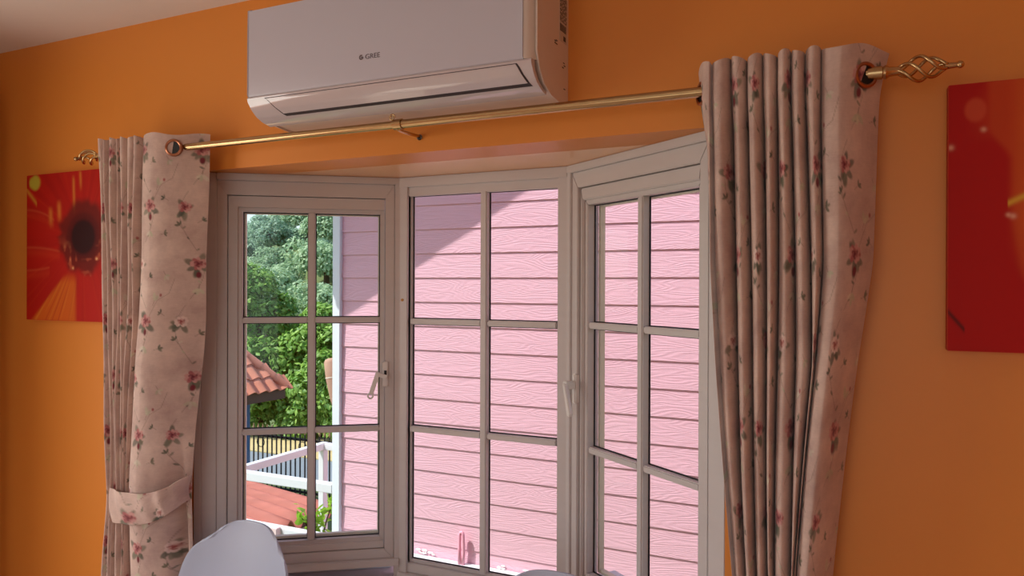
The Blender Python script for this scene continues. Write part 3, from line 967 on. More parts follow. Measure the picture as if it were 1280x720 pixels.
# flap, proud of the lip, with a dark outline groove
def flap_mesh(x0, x1, y_off, a0, a1, name, mat, x1b=None, x0b=None):
    # follow the lip curve between fractions
    curve = [(-0.2040, 2.034), (-0.2020, 2.026), (-0.190, 2.009), (-0.172, 1.994), (-0.150, 1.984)]
    cs = []
    for i in range(9):
        f_ = (a0+(a1-a0)*i/8)*(len(curve)-1)
        j = min(int(f_), len(curve)-2); t_ = f_-j
        cs.append((curve[j][0]*(1-t_)+curve[j+1][0]*t_, curve[j][1]*(1-t_)+curve[j+1][1]*t_))
    vs_, fs_ = [], []
    for i, (y, z) in enumerate(cs):
        g = i/8
        xa = x0+(x0b-x0)*g if x0b is not None else x0
        xb = x1+(x1b-x1)*g if x1b is not None else x1
        for x in (xa, xb):
            vs_ += [(x, y-y_off*0.75, z-y_off*0.65), (x, y+0.004, z+0.004)]
    for i in range(8):
        a = i*4
        fs_ += [(a, a+4, a+6, a+2), (a+1, a+3, a+7, a+5), (a, a+1, a+5, a+4), (a+2, a+6, a+7, a+3)]
    fs_ += [(0, 2, 3, 1), (32, 33, 35, 34)]
    return MB().add(vs_, fs_).build(name, mat, ac, smooth='auto')
flap_mesh(-1.383, -0.6705, 0.0008, 0.10, 0.86, 'flap_gap', M['ac_dark'], -0.6505, -1.345)
flap_mesh(-1.378, -0.6740, 0.0022, 0.135, 0.74, 'air_flap', M['ac_gloss'], -0.6580, -1.345)
# printed logo, sensor dot
def text_obj(txt, size, loc, rot, mat, parent, name, extr=0.0003):
    cu = bpy.data.curves.new(name, 'FONT')
    cu.body = txt; cu.size = size; cu.extrude = extr; cu.align_x = 'LEFT'
    tmp = bpy.data.objects.new('tmp', cu)
    COL.objects.link(tmp)
    bpy.context.view_layer.update()
    dg = bpy.context.evaluated_depsgraph_get()
    me = bpy.data.meshes.new_from_object(tmp.evaluated_get(dg))
    bpy.data.objects.remove(tmp)
    me.transform(Matrix.Translation(loc) @ rot)
    me.name = name
    me.materials.clear()
    return new_obj(name, me, mat, parent)
RX = Matrix.Rotation(math.pi/2, 4, 'X')
lg = text_obj('GREE', 0.0165, Vector((-1.0700, -0.2019, 2.0905)), Matrix.Diagonal((1.12, 1, 1, 1)) @ RX, M['logo'], ac, 'logo_lettering')
vs_, fs_ = [], []
n = 20
for k in range(n):
    a = 0.9+2*math.pi*0.82*k/(n-1)
    for r_ in (0.0030, 0.0062):
        vs_.append((-1.081+r_*math.cos(a), -0.2023, 2.0962+r_*math.sin(a)))
fs_ = [(2*k, 2*k+1, 2*k+3, 2*k+2) for k in range(n-1)]
MB().add(vs_, fs_).box((-1.082, -0.2023, 2.0945), (-1.0755, -0.2020, 2.0975)).build('logo_emblem', M['logo'], ac)
MB().tube([(-0.735, -0.2012, 2.187), (-0.735, -0.2022, 2.187)], 0.0042, 20).build('indicator_lamp', M['logo'], ac)
# rating label, marks and slots on the right end
sx = AX1+0.0004
lb = MB().box((sx-0.0004, -0.058, 2.12), (sx+0.0004, -0.012, 2.262)).build('rating_label', M['label'], ac)
pr = MB()
random.seed(4)
for i in range(9):
    y = -0.055+i*0.0048
    z = 2.258
    while z > 2.165:
        l = random.uniform(0.004, 0.012)
        pr.box((sx+0.0004, y, max(2.165, z-l)), (sx+0.0007, y+0.0022, z)); z -= l+random.uniform(0.002, 0.004)
for i in range(7):
    pr.box((sx+0.0004, -0.055+i*0.0056, 2.143), (sx+0.0007, -0.055+i*0.0056+0.0035, 2.160))
pr.box((sx+0.0004, -0.034, 2.124), (sx+0.0007, -0.020, 2.135))
pr.build('label_print', M['print'], lb)
sl = MB()
for y, z, h in ((-0.088, 2.104, 0.002), (-0.080, 2.104, 0.002), (-0.088, 2.109, 0.002), (-0.080, 2.112, 0.002), (-0.04, 2.060, 0.0025), (-0.03, 2.066, 0.0025), (-0.034, 2.072, 0.002), (-0.03, 2.012, 0.002)):
    sl.box((sx-0.0002, y, z), (sx+0.0004, y+0.010, z+h))
sl.build('clip_slots', M['ac_dark'], ac)['kind'] = 'stuff'

# ------------------------------------------------------------------ canvas prints
def canvas(name, label, x0, z0, W, H, fn, tilt=0.0):
    r = empty(name, (x0+W/2, -0.001, z0))
    tag(r, label, 'picture', 'red flower canvases on the orange wall')
    MB().box((x0, -0.030, z0), (x0+W, -0.001, z0+H)).build('stretched_canvas', M['canvas'], r, bevel=0.0015)
    n = 230
    a = np.linspace(0, 1, n); b = np.linspace(0, 1, n)
    Aa, Bb = np.meshgrid(a, b)
    c = fn(Aa, Bb)
    pts = np.zeros((n, n, 3))
    pts[..., 0] = x0+0.0012+Aa*(W-0.0024); pts[..., 1] = -0.0306; pts[..., 2] = z0+H-0.0012-Bb*(H-0.0024)
    me = bpy.data.meshes.new('picture_print')
    idx = np.arange(n*n).reshape(n, n)
    q = np.stack([idx[:-1, :-1], idx[1:, :-1], idx[1:, 1:], idx[:-1, 1:]], -1).reshape(-1, 4)
    me.from_pydata(pts.reshape(-1, 3).tolist(), [], q.tolist()); me.update()
    ca = me.color_attributes.new('print_colour', 'FLOAT_COLOR', 'POINT')
    ca.data.foreach_set('color', np.concatenate([c, np.ones((n, n, 1))], -1).reshape(-1).astype(np.float32))
    new_obj('picture_print', me, M['artprint'], r)
    return r
def L3(c): return np.array(lin(c))
def mixc(img, mask, c):
    m_ = np.clip(mask, 0, 1)[..., None]
    return img*(1-m_)+L3(c)*m_
def sm(x, a, b):
    t_ = np.clip((x-a)/(b-a), 0, 1); return t_*t_*(3-2*t_)
def vnoise(x, y, seed):
    r = np.random.RandomState(seed); g = r.rand(64, 64)
    xi = np.floor(x).astype(int); yi = np.floor(y).astype(int); fx = x-xi; fy = y-yi
    fx = fx*fx*(3-2*fx); fy = fy*fy*(3-2*fy)
    G = lambda i, j: g[i % 64, j % 64]
    return (G(xi, yi)*(1-fx)+G(xi+1, yi)*fx)*(1-fy)+(G(xi, yi+1)*(1-fx)+G(xi+1, yi+1)*fx)*fy
def flower(a, b):
    img = np.zeros(a.shape+(3,))+L3((206, 30, 14))
    dx, dy = a-0.60, b-0.44
    r = np.hypot(dx, dy*1.05); th = np.arctan2(dy, dx)
    streak = vnoise(th*9+40, r*2, 1)
    img = mixc(img, (streak-0.45)*0.9, (176, 18, 12))
    img = mixc(img, sm(vnoise(th*24+90, r*1.5, 2), .6, 1)*0.3, (226, 62, 20))
    # orange petal, bottom
    w_ = sm(b, 0.66, 0.76)
    c_l = 0.40-(b-0.70)*1.15; c_r = 0.53+0*(b)
    m_ = w_*sm(a, c_l-0.02, c_l+0.03)*(1-sm(a, c_r-0.03, c_r+0.02))
    img = mixc(img, m_, (232, 104, 24))
    img = mixc(img, m_*sm(vnoise(th*30+9, r*2, 3), .6, 1.0)*0.6, (244, 150, 48))
    img = mixc(img, m_*sm(vnoise(th*44+9, r*2, 8), .6, .95)*.6, (196, 60, 20))
    # petal rims on the left
    for (b0, k, e) in ((0.24, 0.55, 0.30), (0.50, 0.16, 0.36), (0.66, -0.2, 0.25)):
        yy = b0+k*a*a*1.6
        img = mixc(img, np.exp(-((b-yy)/0.008)**2)*(a < e)*0.5, (232, 100, 60))
        img = mixc(img, np.exp(-((b-yy-0.035)/0.028)**2)*(a < e)*0.35, (230, 70, 30))
    # bright streaks above
    for (ca_, b0, b1, wd) in ((0.50, 0.04, 0.28, 0.013), (0.35, 0.20, 0.33, 0.02), (0.26, 0.24, 0.36, 0.02), (0.57, 0.0, 0.12, 0.012)):
        img = mixc(img, np.exp(-((a-ca_-(b-b0)*0.05)/wd)**2)*sm(b, b0-0.03, b0+0.03)*(1-sm(b, b1-0.06, b1+0.03))*0.9, (240, 130, 50))
    # florets and dark eye
    fl = vnoise(a*34, b*34, 4)
    ringm = sm(r, 0.10, 0.16)*(1-sm(r+0.05*vnoise(th*5+20, r*8, 9), 0.24, 0.31))
    img = mixc(img, ringm*0.85, (112, 30, 20))
    img = mixc(img, ringm*sm(fl, .55, .8)*sm(b, 0.40, 0.6), (206, 92, 60))
    img = mixc(img, ringm*sm(fl, .8, .95)*sm(b, 0.45, 0.6), (250, 190, 130))
    img = mixc(img, (1-sm(r, 0.10, 0.20)), (58, 14, 14))
    # yellow green corner
    img = mixc(img, (1-sm(np.hypot((a-0.09)*1.1, (b-0.05)*1.4)+0.03*vnoise(a*20, b*20, 5), 0.06, 0.10))*0.95, (206, 190, 60))
    img = mixc(img, np.exp(-(((b-0.10)-(a-0.0)*0.9)/0.018)**2)*(a < 0.11)*(b > 0.09)*0.9, (230, 150, 50))
    return img*0.72
def bulb(a, b):
    img = np.zeros(a.shape+(3,))+L3((196, 20, 14))
    aa = a/0.24
    edge = 0.50+0.32*sm(b, 0.16, 0.30)+0.10*sm(b, 0.45, 0.7)+0.5*sm(b, 0.66, 0.95)
    ins = sm(aa, edge-0.06, edge+0.10)*sm(aa, 0.1, 0.5)
    up_ = (1-sm(b, 0.12, 0.24))*sm(aa+b, 0.35, 0.9)
    img = mixc(img, np.maximum(ins, up_)*0.95, (214, 72, 28))
    img = mixc(img, sm(aa, 0.75, 1.1)*(1-sm(b, .5, .7))*0.6, (236, 110, 40))
    d = np.hypot((aa-0.36)*0.24*1.15, (b-0.10)*0.9)
    img = mixc(img, (1-sm(d, 0.030, 0.050))*0.9, (222, 82, 48))
    for (ca_, cb_, r_) in ((0.03, 0.235, 0.010), (0.47, 0.175, 0.009), (0.86, 0.50, 0.010), (0.80, 0.495, 0.008)):
        img = mixc(img, np.exp(-(np.hypot((aa-ca_)*0.24, b-cb_)/r_)**2), (244, 170, 140))
    img = mixc(img, np.exp(-(((b-0.44)+(aa-0.9)*0.12)/0.012)**2)*(aa > 0.8), (240, 180, 60))
    img = mixc(img, np.exp(-(((b-0.86)-(aa-0.02)*0.30)/0.012)**2)*(aa < 0.22)*0.9, (96, 24, 20))
    # the rest of the print outside the picture: radial petals
    th = np.arctan2(b-0.6, a-0.9)
    img = mixc(img, sm(a, 0.3, 0.5)*sm(vnoise(th*14+50, a*3, 6), .4, .8)*0.7, (230, 84, 30))
    return img*0.78
canvas('canvas_print', 'square canvas print of a red and orange daisy, left of the left curtain', -2.636, 1.428, 0.5, 0.503, flower)
canvas('canvas_print', 'red canvas print with a pale orange bud shape, right of the right curtain', 0.1500, 1.431, 0.5, 0.503, bulb)

# rod end on the left wall whose tip just shows at the frame edge
r2 = empty('curtain_rod', (-2.80, -1.0, 2.19))
tag(r2, 'gold curtain rod of the left wall, only its tip showing at the left edge', 'curtain rod')
MB().tube([(-2.80, -2.3, 2.185), (-2.80, -0.12, 2.185)], 0.0098, 14).build('rod_tube', M['gold'], r2, smooth='auto')
MB().tube([(-2.80, -0.12, 2.185), (-2.80, -0.075, 2.185)], [0.006, 0.004], 10).ball((-2.80, -0.068, 2.185), 0.0068).build('finial_tip', M['gold'], r2, smooth='auto')
MB().tube([(-2.919, -0.4, 2.185), (-2.80, -0.4, 2.185)], 0.005, 10).build('rod_bracket', M['gold'], r2, smooth='auto')

# ------------------------------------------------------------------ chairs
def make_chair(label, loc, rz):
    r = empty('shell_chair', (0, 0, 0))
    tag(r, label, 'chair', 'moulded shell chairs in front of the bay')
    prof_ = [(-0.235, 0.425), (-0.225, 0.445), (-0.19, 0.453), (-0.10, 0.442), (0.0, 0.436), (0.10, 0.440), (0.165, 0.462), (0.20, 0.505),
             (0.222, 0.565), (0.238, 0.64), (0.252, 0.72), (0.264, 0.80), (0.272, 0.845), (0.275, 0.872)]
    hw = [0.185, 0.205, 0.218, 0.228, 0.232, 0.234, 0.236, 0.238, 0.238, 0.232, 0.220, 0.192, 0.166, 0.132]
    # densify
    tt = np.linspace(0, len(prof_)-1, 52)
    py = np.interp(tt, range(len(prof_)), [p[0] for p in prof_]); pz = np.interp(tt, range(len(prof_)), [p[1] for p in prof_]); ph = np.interp(tt, range(len(prof_)), hw)
    py, pz, ph = smooth1(py, 5), smooth1(pz, 5), smooth1(ph, 5)
    nu = 33
    vs_, fs_ = [], []
    for i in range(52):
        g = max(0.0, min(1.0, (tt[i]-5.0)/3.0))      # 0 seat, 1 back
        for j in range(nu):
            u = -1+2*j/(nu-1)
            e = abs(u)**2.2
            top = sm(np.array(tt[i]), 10.0, 13.0).item()
            x = ph[i]*u
            y = py[i]-g*(0.055-0.02*top)*e
            z = pz[i]+(1-g)*0.045*e-top*0.055*abs(u)**3.2
            if tt[i] < 1.5: y += 0.03*abs(u)**3
            vs_.append((x, y, z))
    for i in range(51):
        for j in range(nu-1):
            a = i*nu+j
            fs_.append((a, a+1, a+nu+1, a+nu))
    sh = mesh('seat_shell', vs_, fs_, M['shell'], r, True)
    md = sh.modifiers.new('thickness', 'SOLIDIFY'); md.thickness = 0.007; md.offset = 0
    bv = sh.modifiers.new('edge', 'BEVEL'); bv.width = 0.003; bv.segments = 2; bv.limit_method = 'ANGLE'; bv.angle_limit = 1.0
    for sx_ in (-1, 1):
        for sy_ in (-1, 1):
            MB().tube([(sx_*0.12, sy_*0.11, 0.415), (sx_*0.215, sy_*0.205, 0.001)], [0.015, 0.010], 12).build('leg', M['wood'], r, smooth='auto')
    f = MB()
    for sx_ in (-1, 1):
        f.tube([(sx_*0.14, -0.13, 0.33), (-sx_*0.14, 0.13, 0.33)], 0.004, 8)
        f.tube([(sx_*0.12, -0.11, 0.412), (sx_*0.12, 0.11, 0.412)], 0.006, 8)
    f.tube([(-0.12, 0.0, 0.415), (0.12, 0.0, 0.415)], 0.006, 8).box((-0.08, -0.08, 0.414), (0.08, 0.08, 0.436))
    f.build('base_frame', M['black_metal'], r, smooth='auto')
    r.location = loc
    r.rotation_euler = (0, 0, rz)
    return r
# children were modelled around the origin, so their parent inverse is the identity
make_chair('pale lavender grey moulded shell chair standing before the left casement', (-1.590, -0.315, 0), math.radians(-4))
make_chair('moulded shell chair of which only the backrest top shows under the middle window', (-0.64, -0.285, 0), math.radians(2))

# ------------------------------------------------------------------ neighbouring pink house
SY = 2.30
hs = empty('pink_house', (-1.0, SY, -2.3))
tag(hs, 'pink weatherboard house wall filling the view beyond the middle and right windows', 'house')
ZL0 = 1.603-0.15*12
SLOPE, RK0 = 0.583, 2.571     # rake underside at x = -3.09
for i in range(34):
    z = ZL0+0.15*i
    if z < -0.20: continue
    x0 = max(-3.092, -3.092+(z+0.15-RK0)/SLOPE)
    if x0 > 2.6: break
    z1 = z+0.158
    vs_ = [(x0, SY-0.0075, z), (2.8, SY-0.0075, z), (2.8, SY+0.004, z), (x0, SY+0.004, z),
           (x0, SY-0.0002, z1), (2.8, SY-0.0002, z1), (2.8, SY+0.004, z1), (x0, SY+0.004, z1)]
    if z+0.15 > RK0:
        pass
    MB().add(vs_, BOXF).build('siding_board', M['siding'], hs)
# house body behind the boards
body_pts = [(-3.09, -2.3), (2.8, -2.3), (2.8, RK0+SLOPE*5.89), (-3.09, RK0)]
vs_ = [(x, SY+0.0045, z) for x, z in body_pts]+[(x, 7.5, z) for x, z in body_pts]
MB().add(vs_, [(0, 1, 2, 3), (4, 7, 6, 5), (0, 4, 5, 1), (1, 5, 6, 2), (2, 6, 7, 3), (3, 7, 4, 0)]).build('house_body', M['siding'], hs)
MB().box((-3.153, SY-0.030, -0.13), (-3.092, SY+0.03, 2.60)).build('corner_trim', M['trimwhite'], hs, bevel=0.003)
def slab(name, mat, x0, x1, y0, y1, dz0, dz1):
    f_ = lambda x, d: RK0+SLOPE*(x+3.09)+d
    vs_ = [(x0, y0, f_(x0, dz0)), (x1, y0, f_(x1, dz0)), (x1, y1, f_(x1, dz0)), (x0, y1, f_(x0, dz0)),
           (x0, y0, f_(x0, dz1)), (x1, y0, f_(x1, dz1)), (x1, y1, f_(x1, dz1)), (x0, y1, f_(x0, dz1))]
    MB().add(vs_, BOXF).build(name, mat, hs)
slab('gable_roof', M['roofslab'], -3.6, 3.0, SY-0.45, 7.6, 0.02, 0.12)
slab('rake_board', M['trimwhite'], -3.6, 3.0, SY-0.472, SY-0.45, 0.0, 0.16)
# white ledge at the foot of the boards, running on as the lower rail of the frame
fr = empty('white_rail_frame', (-3.6, SY, -0.2))
tag(fr, 'white metal rail frame beside the corner of the pink house', 'railing')
MB().box((-3.153, SY-0.075, -0.185), (2.8, SY-0.008, -0.125)).build('wall_ledge', M['railwhite'], hs, bevel=0.006)
MB().box((-4.10, SY-0.03, -0.170), (-3.153, SY+0.03, -0.115)).build('lower_rail', M['railwhite'], fr, bevel=0.004)
MB().box((-4.10, SY-0.03, 0.175), (-3.153, SY+0.03, 0.235)).build('upper_rail', M['railwhite'], fr, bevel=0.004)
MB().box((-4.10, SY+0.03, 0.180), (-4.04, 3.33, 0.235)).build('side_rail', M['railwhite'], fr, bevel=0.004)
MB().box((-4.04, 3.27, 0.180), (-3.10, 3.33, 0.232)).build('far_rail', M['railwhite'], fr, bevel=0.004)
MB().box((-4.10, 3.27, -2.29), (-4.045, 3.33, 0.180)).build('post', M['railwhite'], fr, bevel=0.004)
MB().box((-4.10, SY-0.03, -2.29), (-4.045, SY+0.03, -0.170)).build('post', M['railwhite'], fr, bevel=0.004)
MB().box((-4.10, SY-0.03, -0.115), (-4.045, SY+0.03, 0.175)).build('post', M['railwhite'], fr, bevel=0.004)
# small pink box with a red mark under the lower rail end
pb = empty('junction_box', (-3.60, 2.2, -0.17))
tag(pb, 'small pale pink box with a red mark on the lower white rail', 'box')
MB().box((-3.64, SY-0.075, -0.185), (-3.585, SY-0.031, -0.105)).build('box_body', simple('pale_pink_box', (232, 206, 206), 0.6), pb, bevel=0.003)
mk = MB()
mk.box((-3.622, SY-0.0765, -0.150), (-3.618, SY-0.075, -0.134)).box((-3.616, SY-0.0765, -0.150), (-3.606, SY-0.075, -0.146)).box((-3.616, SY-0.0765, -0.139), (-3.608, SY-0.075, -0.135))
mk.build('red_mark', simple('red_ink', (200, 60, 60), 0.6), pb)
# pink hook standing on the ledge
hk = MB()
pts = []
for i in range(25):
    a = math.pi*i/24
    pts.append((-2.165-0.012*math.cos(a), SY-0.045, 0.045+0.022*math.sin(a)))
hk.tube([(-2.177, SY-0.045, -0.123), (-2.179, SY-0.045, -0.03)]+pts+[(-2.151, SY-0.045, -0.01), (-2.150, SY-0.045, -0.060), (-2.155, SY-0.045, -0.123)], [0.012]+[0.0095]*28+[0.011], 12)
tag(hk.build('wall_hook', M['pinkpeg'], None, smooth=True), 'slim pink loop hook standing on the white ledge of the pink house', 'hook')
# lumps of dried caulk on and above the ledge
random.seed(11)
fl = MB()
for (xa, xb, zm, n) in ((-2.50, -2.30, -0.106, 9), (-1.93, -1.86, -0.112, 3), (-1.76, -1.71, -0.104, 3)):
    for k in range(n):
        x = random.uniform(xa, xb); 
        fl.ball((x, SY-0.010, zm+random.uniform(-0.010, 0.010)), random.uniform(0.005, 0.011), 7, 5, (random.uniform(1, 2.2), 0.35, random.uniform(.5, .9)))
o = fl.build('caulk_lumps', M['flake'], hs, smooth=True)
o['kind'] = 'stuff'; o['label'] = 'ragged white caulk lumps along the foot of the pink boards'

# ------------------------------------------------------------------ garden and street
GZ = -2.30
def ground(name, x0, x1, y0, y1, z, mat, label):
    o = MB().box((x0, y0, z-0.1), (x1, y1, z)).build(name, mat); o['kind'] = 'structure'; o['label'] = label
ground('ground', -120, 60, -30, 120, GZ, M['grass'], 'rough green ground outside')
ground('road', -60, 10, 9.4, 11.3, GZ+0.012, M['asphalt'], 'grey road behind the iron fence')
ground('verge', -60, 10, 11.35, 13.2, GZ+0.02, M['soil'], 'dry sandy verge beyond the road')

# iron fence
fe = empty('iron_fence', (-10.0, 8.9, GZ))
tag(fe, 'dark iron picket fence with tan spear tips behind the white rail frame', 'fence')
FX0, FX1, FYY = -12.4, -7.4, 8.9
MB().box((FX0, FYY-0.02, -1.27), (FX1, FYY+0.02, -1.23)).build('fence_rail', M['iron'], fe)
MB().box((FX0, FYY-0.02, -2.22), (FX1, FYY+0.02, -2.18)).build('fence_rail', M['iron'], fe)
pk = MB().box((-0.010, -0.010, 0), (0.010, 0.010, 1.15)).build('picket', M['iron'], fe)
pk.location = (FX0, FYY-0.032, GZ)
tp = MB().tube([(0, 0, 1.15), (0, 0, 1.19), (0, 0, 1.28)], [0.010, 0.024, 0.002], 6).build('spear_tip', M['tan'], None)
tp.parent = pk
npk = 46
for i in range(1, npk):
    c = pk.copy(); COL.objects.link(c); c.location = (FX0+(FX1-FX0)*i/(npk-1), FYY-0.032, GZ)
    d = tp.copy(); COL.objects.link(d); d.parent = c
for i in range(6):
    x = FX0+1.0*i
    MB().tube([(x+0.25+0.09*math.cos(a), FYY, -1.38+0.09*math.sin(a)) for a in [k*0.45 for k in range(15)]], 0.008, 5).build('scroll', M['iron'], fe)

# red corrugated roof below the rails
sh = empty('red_roof_shed', (-6.0, 5.0, GZ))
tag(sh, 'low shed with a weathered red corrugated roof seen under the white rails', 'shed')
E1 = Vector((-4.05, 4.9, -0.98)); E2 = Vector((-4.28, 3.45, -0.56))   # free wavy edge
def corr(p0, p1, q0, q1, nu=90, nv=6, waves=5):
    vs_, fs_ = [], []
    for j in range(nv+1):
        for i in range(nu+1):
            s_, t_ = i/nu, j/nv
            p = (p0*(1-s_)+p1*s_)*(1-t_)+(q0*(1-s_)+q1*s_)*t_
            p = p+Vector((0, 0, 0.055*math.sin(s_*waves*2*math.pi)))
            vs_.append(tuple(p))
    for j in range(nv):
        for i in range(nu):
            a = j*(nu+1)+i
            fs_.append((a, a+1, a+nu+2, a+nu+1))
    return vs_, fs_
ra, rb, rc, rd = Vector((-4.675, 3.30, -0.626)), Vector((-5.10, 4.90, -0.873)), Vector((-6.161, 3.90, -0.693)), Vector((-7.94, 5.50, -0.85))
v_, f_ = corr(ra, rb, rc, rd)
o = mesh('corrugated_roof', v_, f_, M['redroof'], sh, True)
md = o.modifiers.new('thickness', 'SOLIDIFY'); md.thickness = 0.012
MB().box((-6.4, 4.1, GZ), (-5.2, 4.7, -0.95)).build('shed_wall', M['grey'], sh)

# terracotta roofed pavilion
pv = empty('tiled_pavilion', (-9.5, 8.2, GZ))
tag(pv, 'small blue walled pavilion under a terracotta tiled hip roof, left of the trees', 'building')
P1 = Vector((-8.68, 7.93, -0.16)); P0 = P1-Vector((0.05, 1.0, 0)).normalized()*2.9
e = (P1-P0).normalized()
hdir = Vector((-e.y, e.x, 0))
if hdir.x > 0: hdir = -hdir
pit = math.radians(50)
g = hdir*math.cos(pit)+Vector((0, 0, 1))*math.sin(pit)
nn = e.cross(g).normalized()
if nn.z < 0: nn = -nn
LE = (P1-P0).length
TWd, TEx = 0.235, 0.27
# one S-shaped tile
tv, tf = [], []
nu = 8
for j, (bb, lift) in enumerate(((-0.035, 0.034), (TEx, 0.004))):
    for i in range(nu+1):
        s_ = i/nu
        h = 0.030*math.sin(s_*math.pi*2-0.6)+0.012
        p = e*((s_-0.5)*TWd*1.04)+g*bb+nn*(h+lift)
        tv.append(p)
    for i in range(nu+1):
        s_ = i/nu
        h = 0.030*math.sin(s_*math.pi*2-0.6)+0.012
        tv.append(e*((s_-0.5)*TWd*1.04)+g*bb+nn*(h+lift-0.016))
for i in range(nu):
    a = i; b = nu+1+i; c_ = 2*(nu+1)+i; d = 3*(nu+1)+i
    tf += [(a, a+1, c_+1, c_), (b, d, d+1, b+1), (a, b, b+1, a+1), (c_, c_+1, d+1, d)]
tf += [(0, 2*(nu+1), 3*(nu+1), nu+1), (nu, 2*nu+1, 4*nu+3, 3*nu+2)]
tile0 = None
NC = 9
for k in range(NC):
    bb = k*TEx
    hip = LE-bb*math.cos(pit)*1.0
    a = 0.10
    while a < hip+0.02:
        p = P0+e*a+g*bb
        if tile0 is None:
            tile0 = mesh('roof_tile', tv, tf, M['tile'], pv, True)
            tile0.data.set_sharp_from_angle(angle=1.0)
            c = tile0
        else:
            c = tile0.copy(); COL.objects.link(c)
        c.location = p
        a += TWd
# hip ridge caps
hipv = (e*(-math.cos(pit))+g).normalized()
H0 = P1
for k in range(11):
    q0 = P1+hipv*(k*0.27-0.02)+Vector((0, 0, 0.035)); q1 = q0+hipv*0.31+Vector((0, 0, 0.012))
    MB().tube([q0, q1], [0.075, 0.062], 12).build('ridge_tile', M['tile'], pv, smooth='auto')
# underside, far slope, fascia, wall
top = P0+e*(LE-NC*TEx*math.cos(pit))+g*(NC*TEx)
back = P1+hdir*4.6
vs_ = [P0-nn*0.03, P1-nn*0.03, top-nn*0.03, (P0+g*(NC*TEx))-nn*0.03]
vs2 = [v-nn*0.03 for v in vs_]
MB().add(vs_+vs2, [(0, 1, 2, 3), (4, 7, 6, 5), (0, 4, 5, 1), (1, 5, 6, 2), (2, 6, 7, 3), (3, 7, 4, 0)]).build('roof_deck', M['fascia'], pv)
MB().add([P1-nn*0.03, back-Vector((0, 0, .03)), top-nn*0.03, P1-nn*0.08, back-Vector((0, 0, .08)), top-nn*0.08], [(0, 1, 2), (3, 5, 4), (0, 3, 4, 1), (1, 4, 5, 2), (2, 5, 3, 0)]).build('hip_end', M['tile'], pv)
vs_ = []
for zz in (-0.17, 0.0):
    vs_ += [P0+Vector((0, 0, zz))-hdir*0.0, P1+Vector((0, 0, zz)), P1+hdir*0.03+Vector((0, 0, zz)), P0+hdir*0.03+Vector((0, 0, zz))]
MB().add([tuple(v) for v in vs_], BOXF).build('fascia_board', M['fascia'], pv)
W1 = P0+e*(LE-0.34)+hdir*0.45
q = [P0+e*0.5+hdir*0.45, W1, W1+hdir*3.5, P0+e*0.5+hdir*3.95]
wb = MB(); prism(wb, q, GZ, -0.12); wb.build('blue_wall', M['blue'], pv)

# folded parasol
pa = empty('folded_parasol', (-4.5, 4.6, GZ))
tag(pa, 'tan folded parasol tied with a pale cord, leaning beside the white corner board', 'parasol')
pt0 = Vector((-5.03, 4.6, 0.79)); pt1 = Vector((-4.93, 4.6, 0.22)); dn = (pt1-pt0).normalized()
MB().tube([pt0, pt0+dn*0.012, pt0+dn*0.04, pt0+dn*0.2, pt0+dn*0.42, pt0+dn*0.54, pt1], [0.045, 0.072, 0.088, 0.092, 0.076, 0.055, 0.035], 16).build('parasol_cover', M['parasol'], pa, smooth=True)
rg = MB(); cpt = pt0+dn*0.20
rg.tube([cpt-dn*0.006, cpt+dn*0.006], 0.0945, 16); rg.build('tie_cord', M['cord'], pa, smooth='auto')
MB().tube([pt1-dn*0.02, pt1+dn*((GZ-pt1.z)/dn.z)], 0.018, 8).build('parasol_pole', M['cord'], pa, smooth='auto')

# ------------------------------------------------------------------ plants
def leaves_mesh(name, centers, normals, size, mat, parent, seed, aspect=0.5):
    """every leaf a folded pointed blade of four triangles"""
    r = np.random.RandomState(seed)
    n = len(centers)
    nr = normals/np.linalg.norm(normals, axis=1)[:, None]
    rnd = r.normal(size=(n, 3))
    a = np.cross(nr, rnd); a /= np.linalg.norm(a, axis=1)[:, None]
    a[:, 2] -= 0.35; a /= np.linalg.norm(a, axis=1)[:, None]
    b = np.cross(nr, a); b /= np.linalg.norm(b, axis=1)[:, None]
    L = (size*r.uniform(0.65, 1.25, n))[:, None]
    v0 = centers-a*L*0.5
    v1 = centers+b*L*aspect*0.5-nr*L*0.05
    v2 = centers+a*L*0.5-nr*L*0.10
    v3 = centers-b*L*aspect*0.5-nr*L*0.05
    vc = centers+nr*L*0.06
    V = np.stack([v0, v1, v2, v3, vc], 1).reshape(-1, 3)
    base = (np.arange(n)*5)[:, None, None]
    F = (np.array([[0, 1, 4], [1, 2, 4], [2, 3, 4], [3, 0, 4]])[None]+base).reshape(-1, 3)
    me = bpy.data.meshes.new(name)
    me.vertices.add(len(V)); me.vertices.foreach_set('co', V.reshape(-1).astype(np.float32))
    me.loops.add(F.size); me.loops.foreach_set('vertex_index', F.reshape(-1).astype(np.int32))
    me.polygons.add(len(F)); me.polygons.foreach_set('loop_start', (np.arange(len(F))*3).astype(np.int32))
    me.update(calc_edges=True)
    return new_obj(name, me, mat, parent)

def crown_points(r, blobs, per):
    cs, ns = [], []
    for (c, rad) in blobs:
        d = r.normal(size=(per, 3)); d /= np.linalg.norm(d, axis=1)[:, None]
        d[:, 2] = np.where(d[:, 2] < -0.5, -d[:, 2], d[:, 2])
        rr = rad*r.uniform(0.72, 1.08, per)[:, None]
        cs.append(np.array(c)+d*rr*np.array([1, 1, 0.85])); nm_ = d+0.6*r.normal(size=(per, 3))*0.6+np.array([0, 0, 0.5]); ns.append(nm_)
    return np.concatenate(cs), np.concatenate(ns)

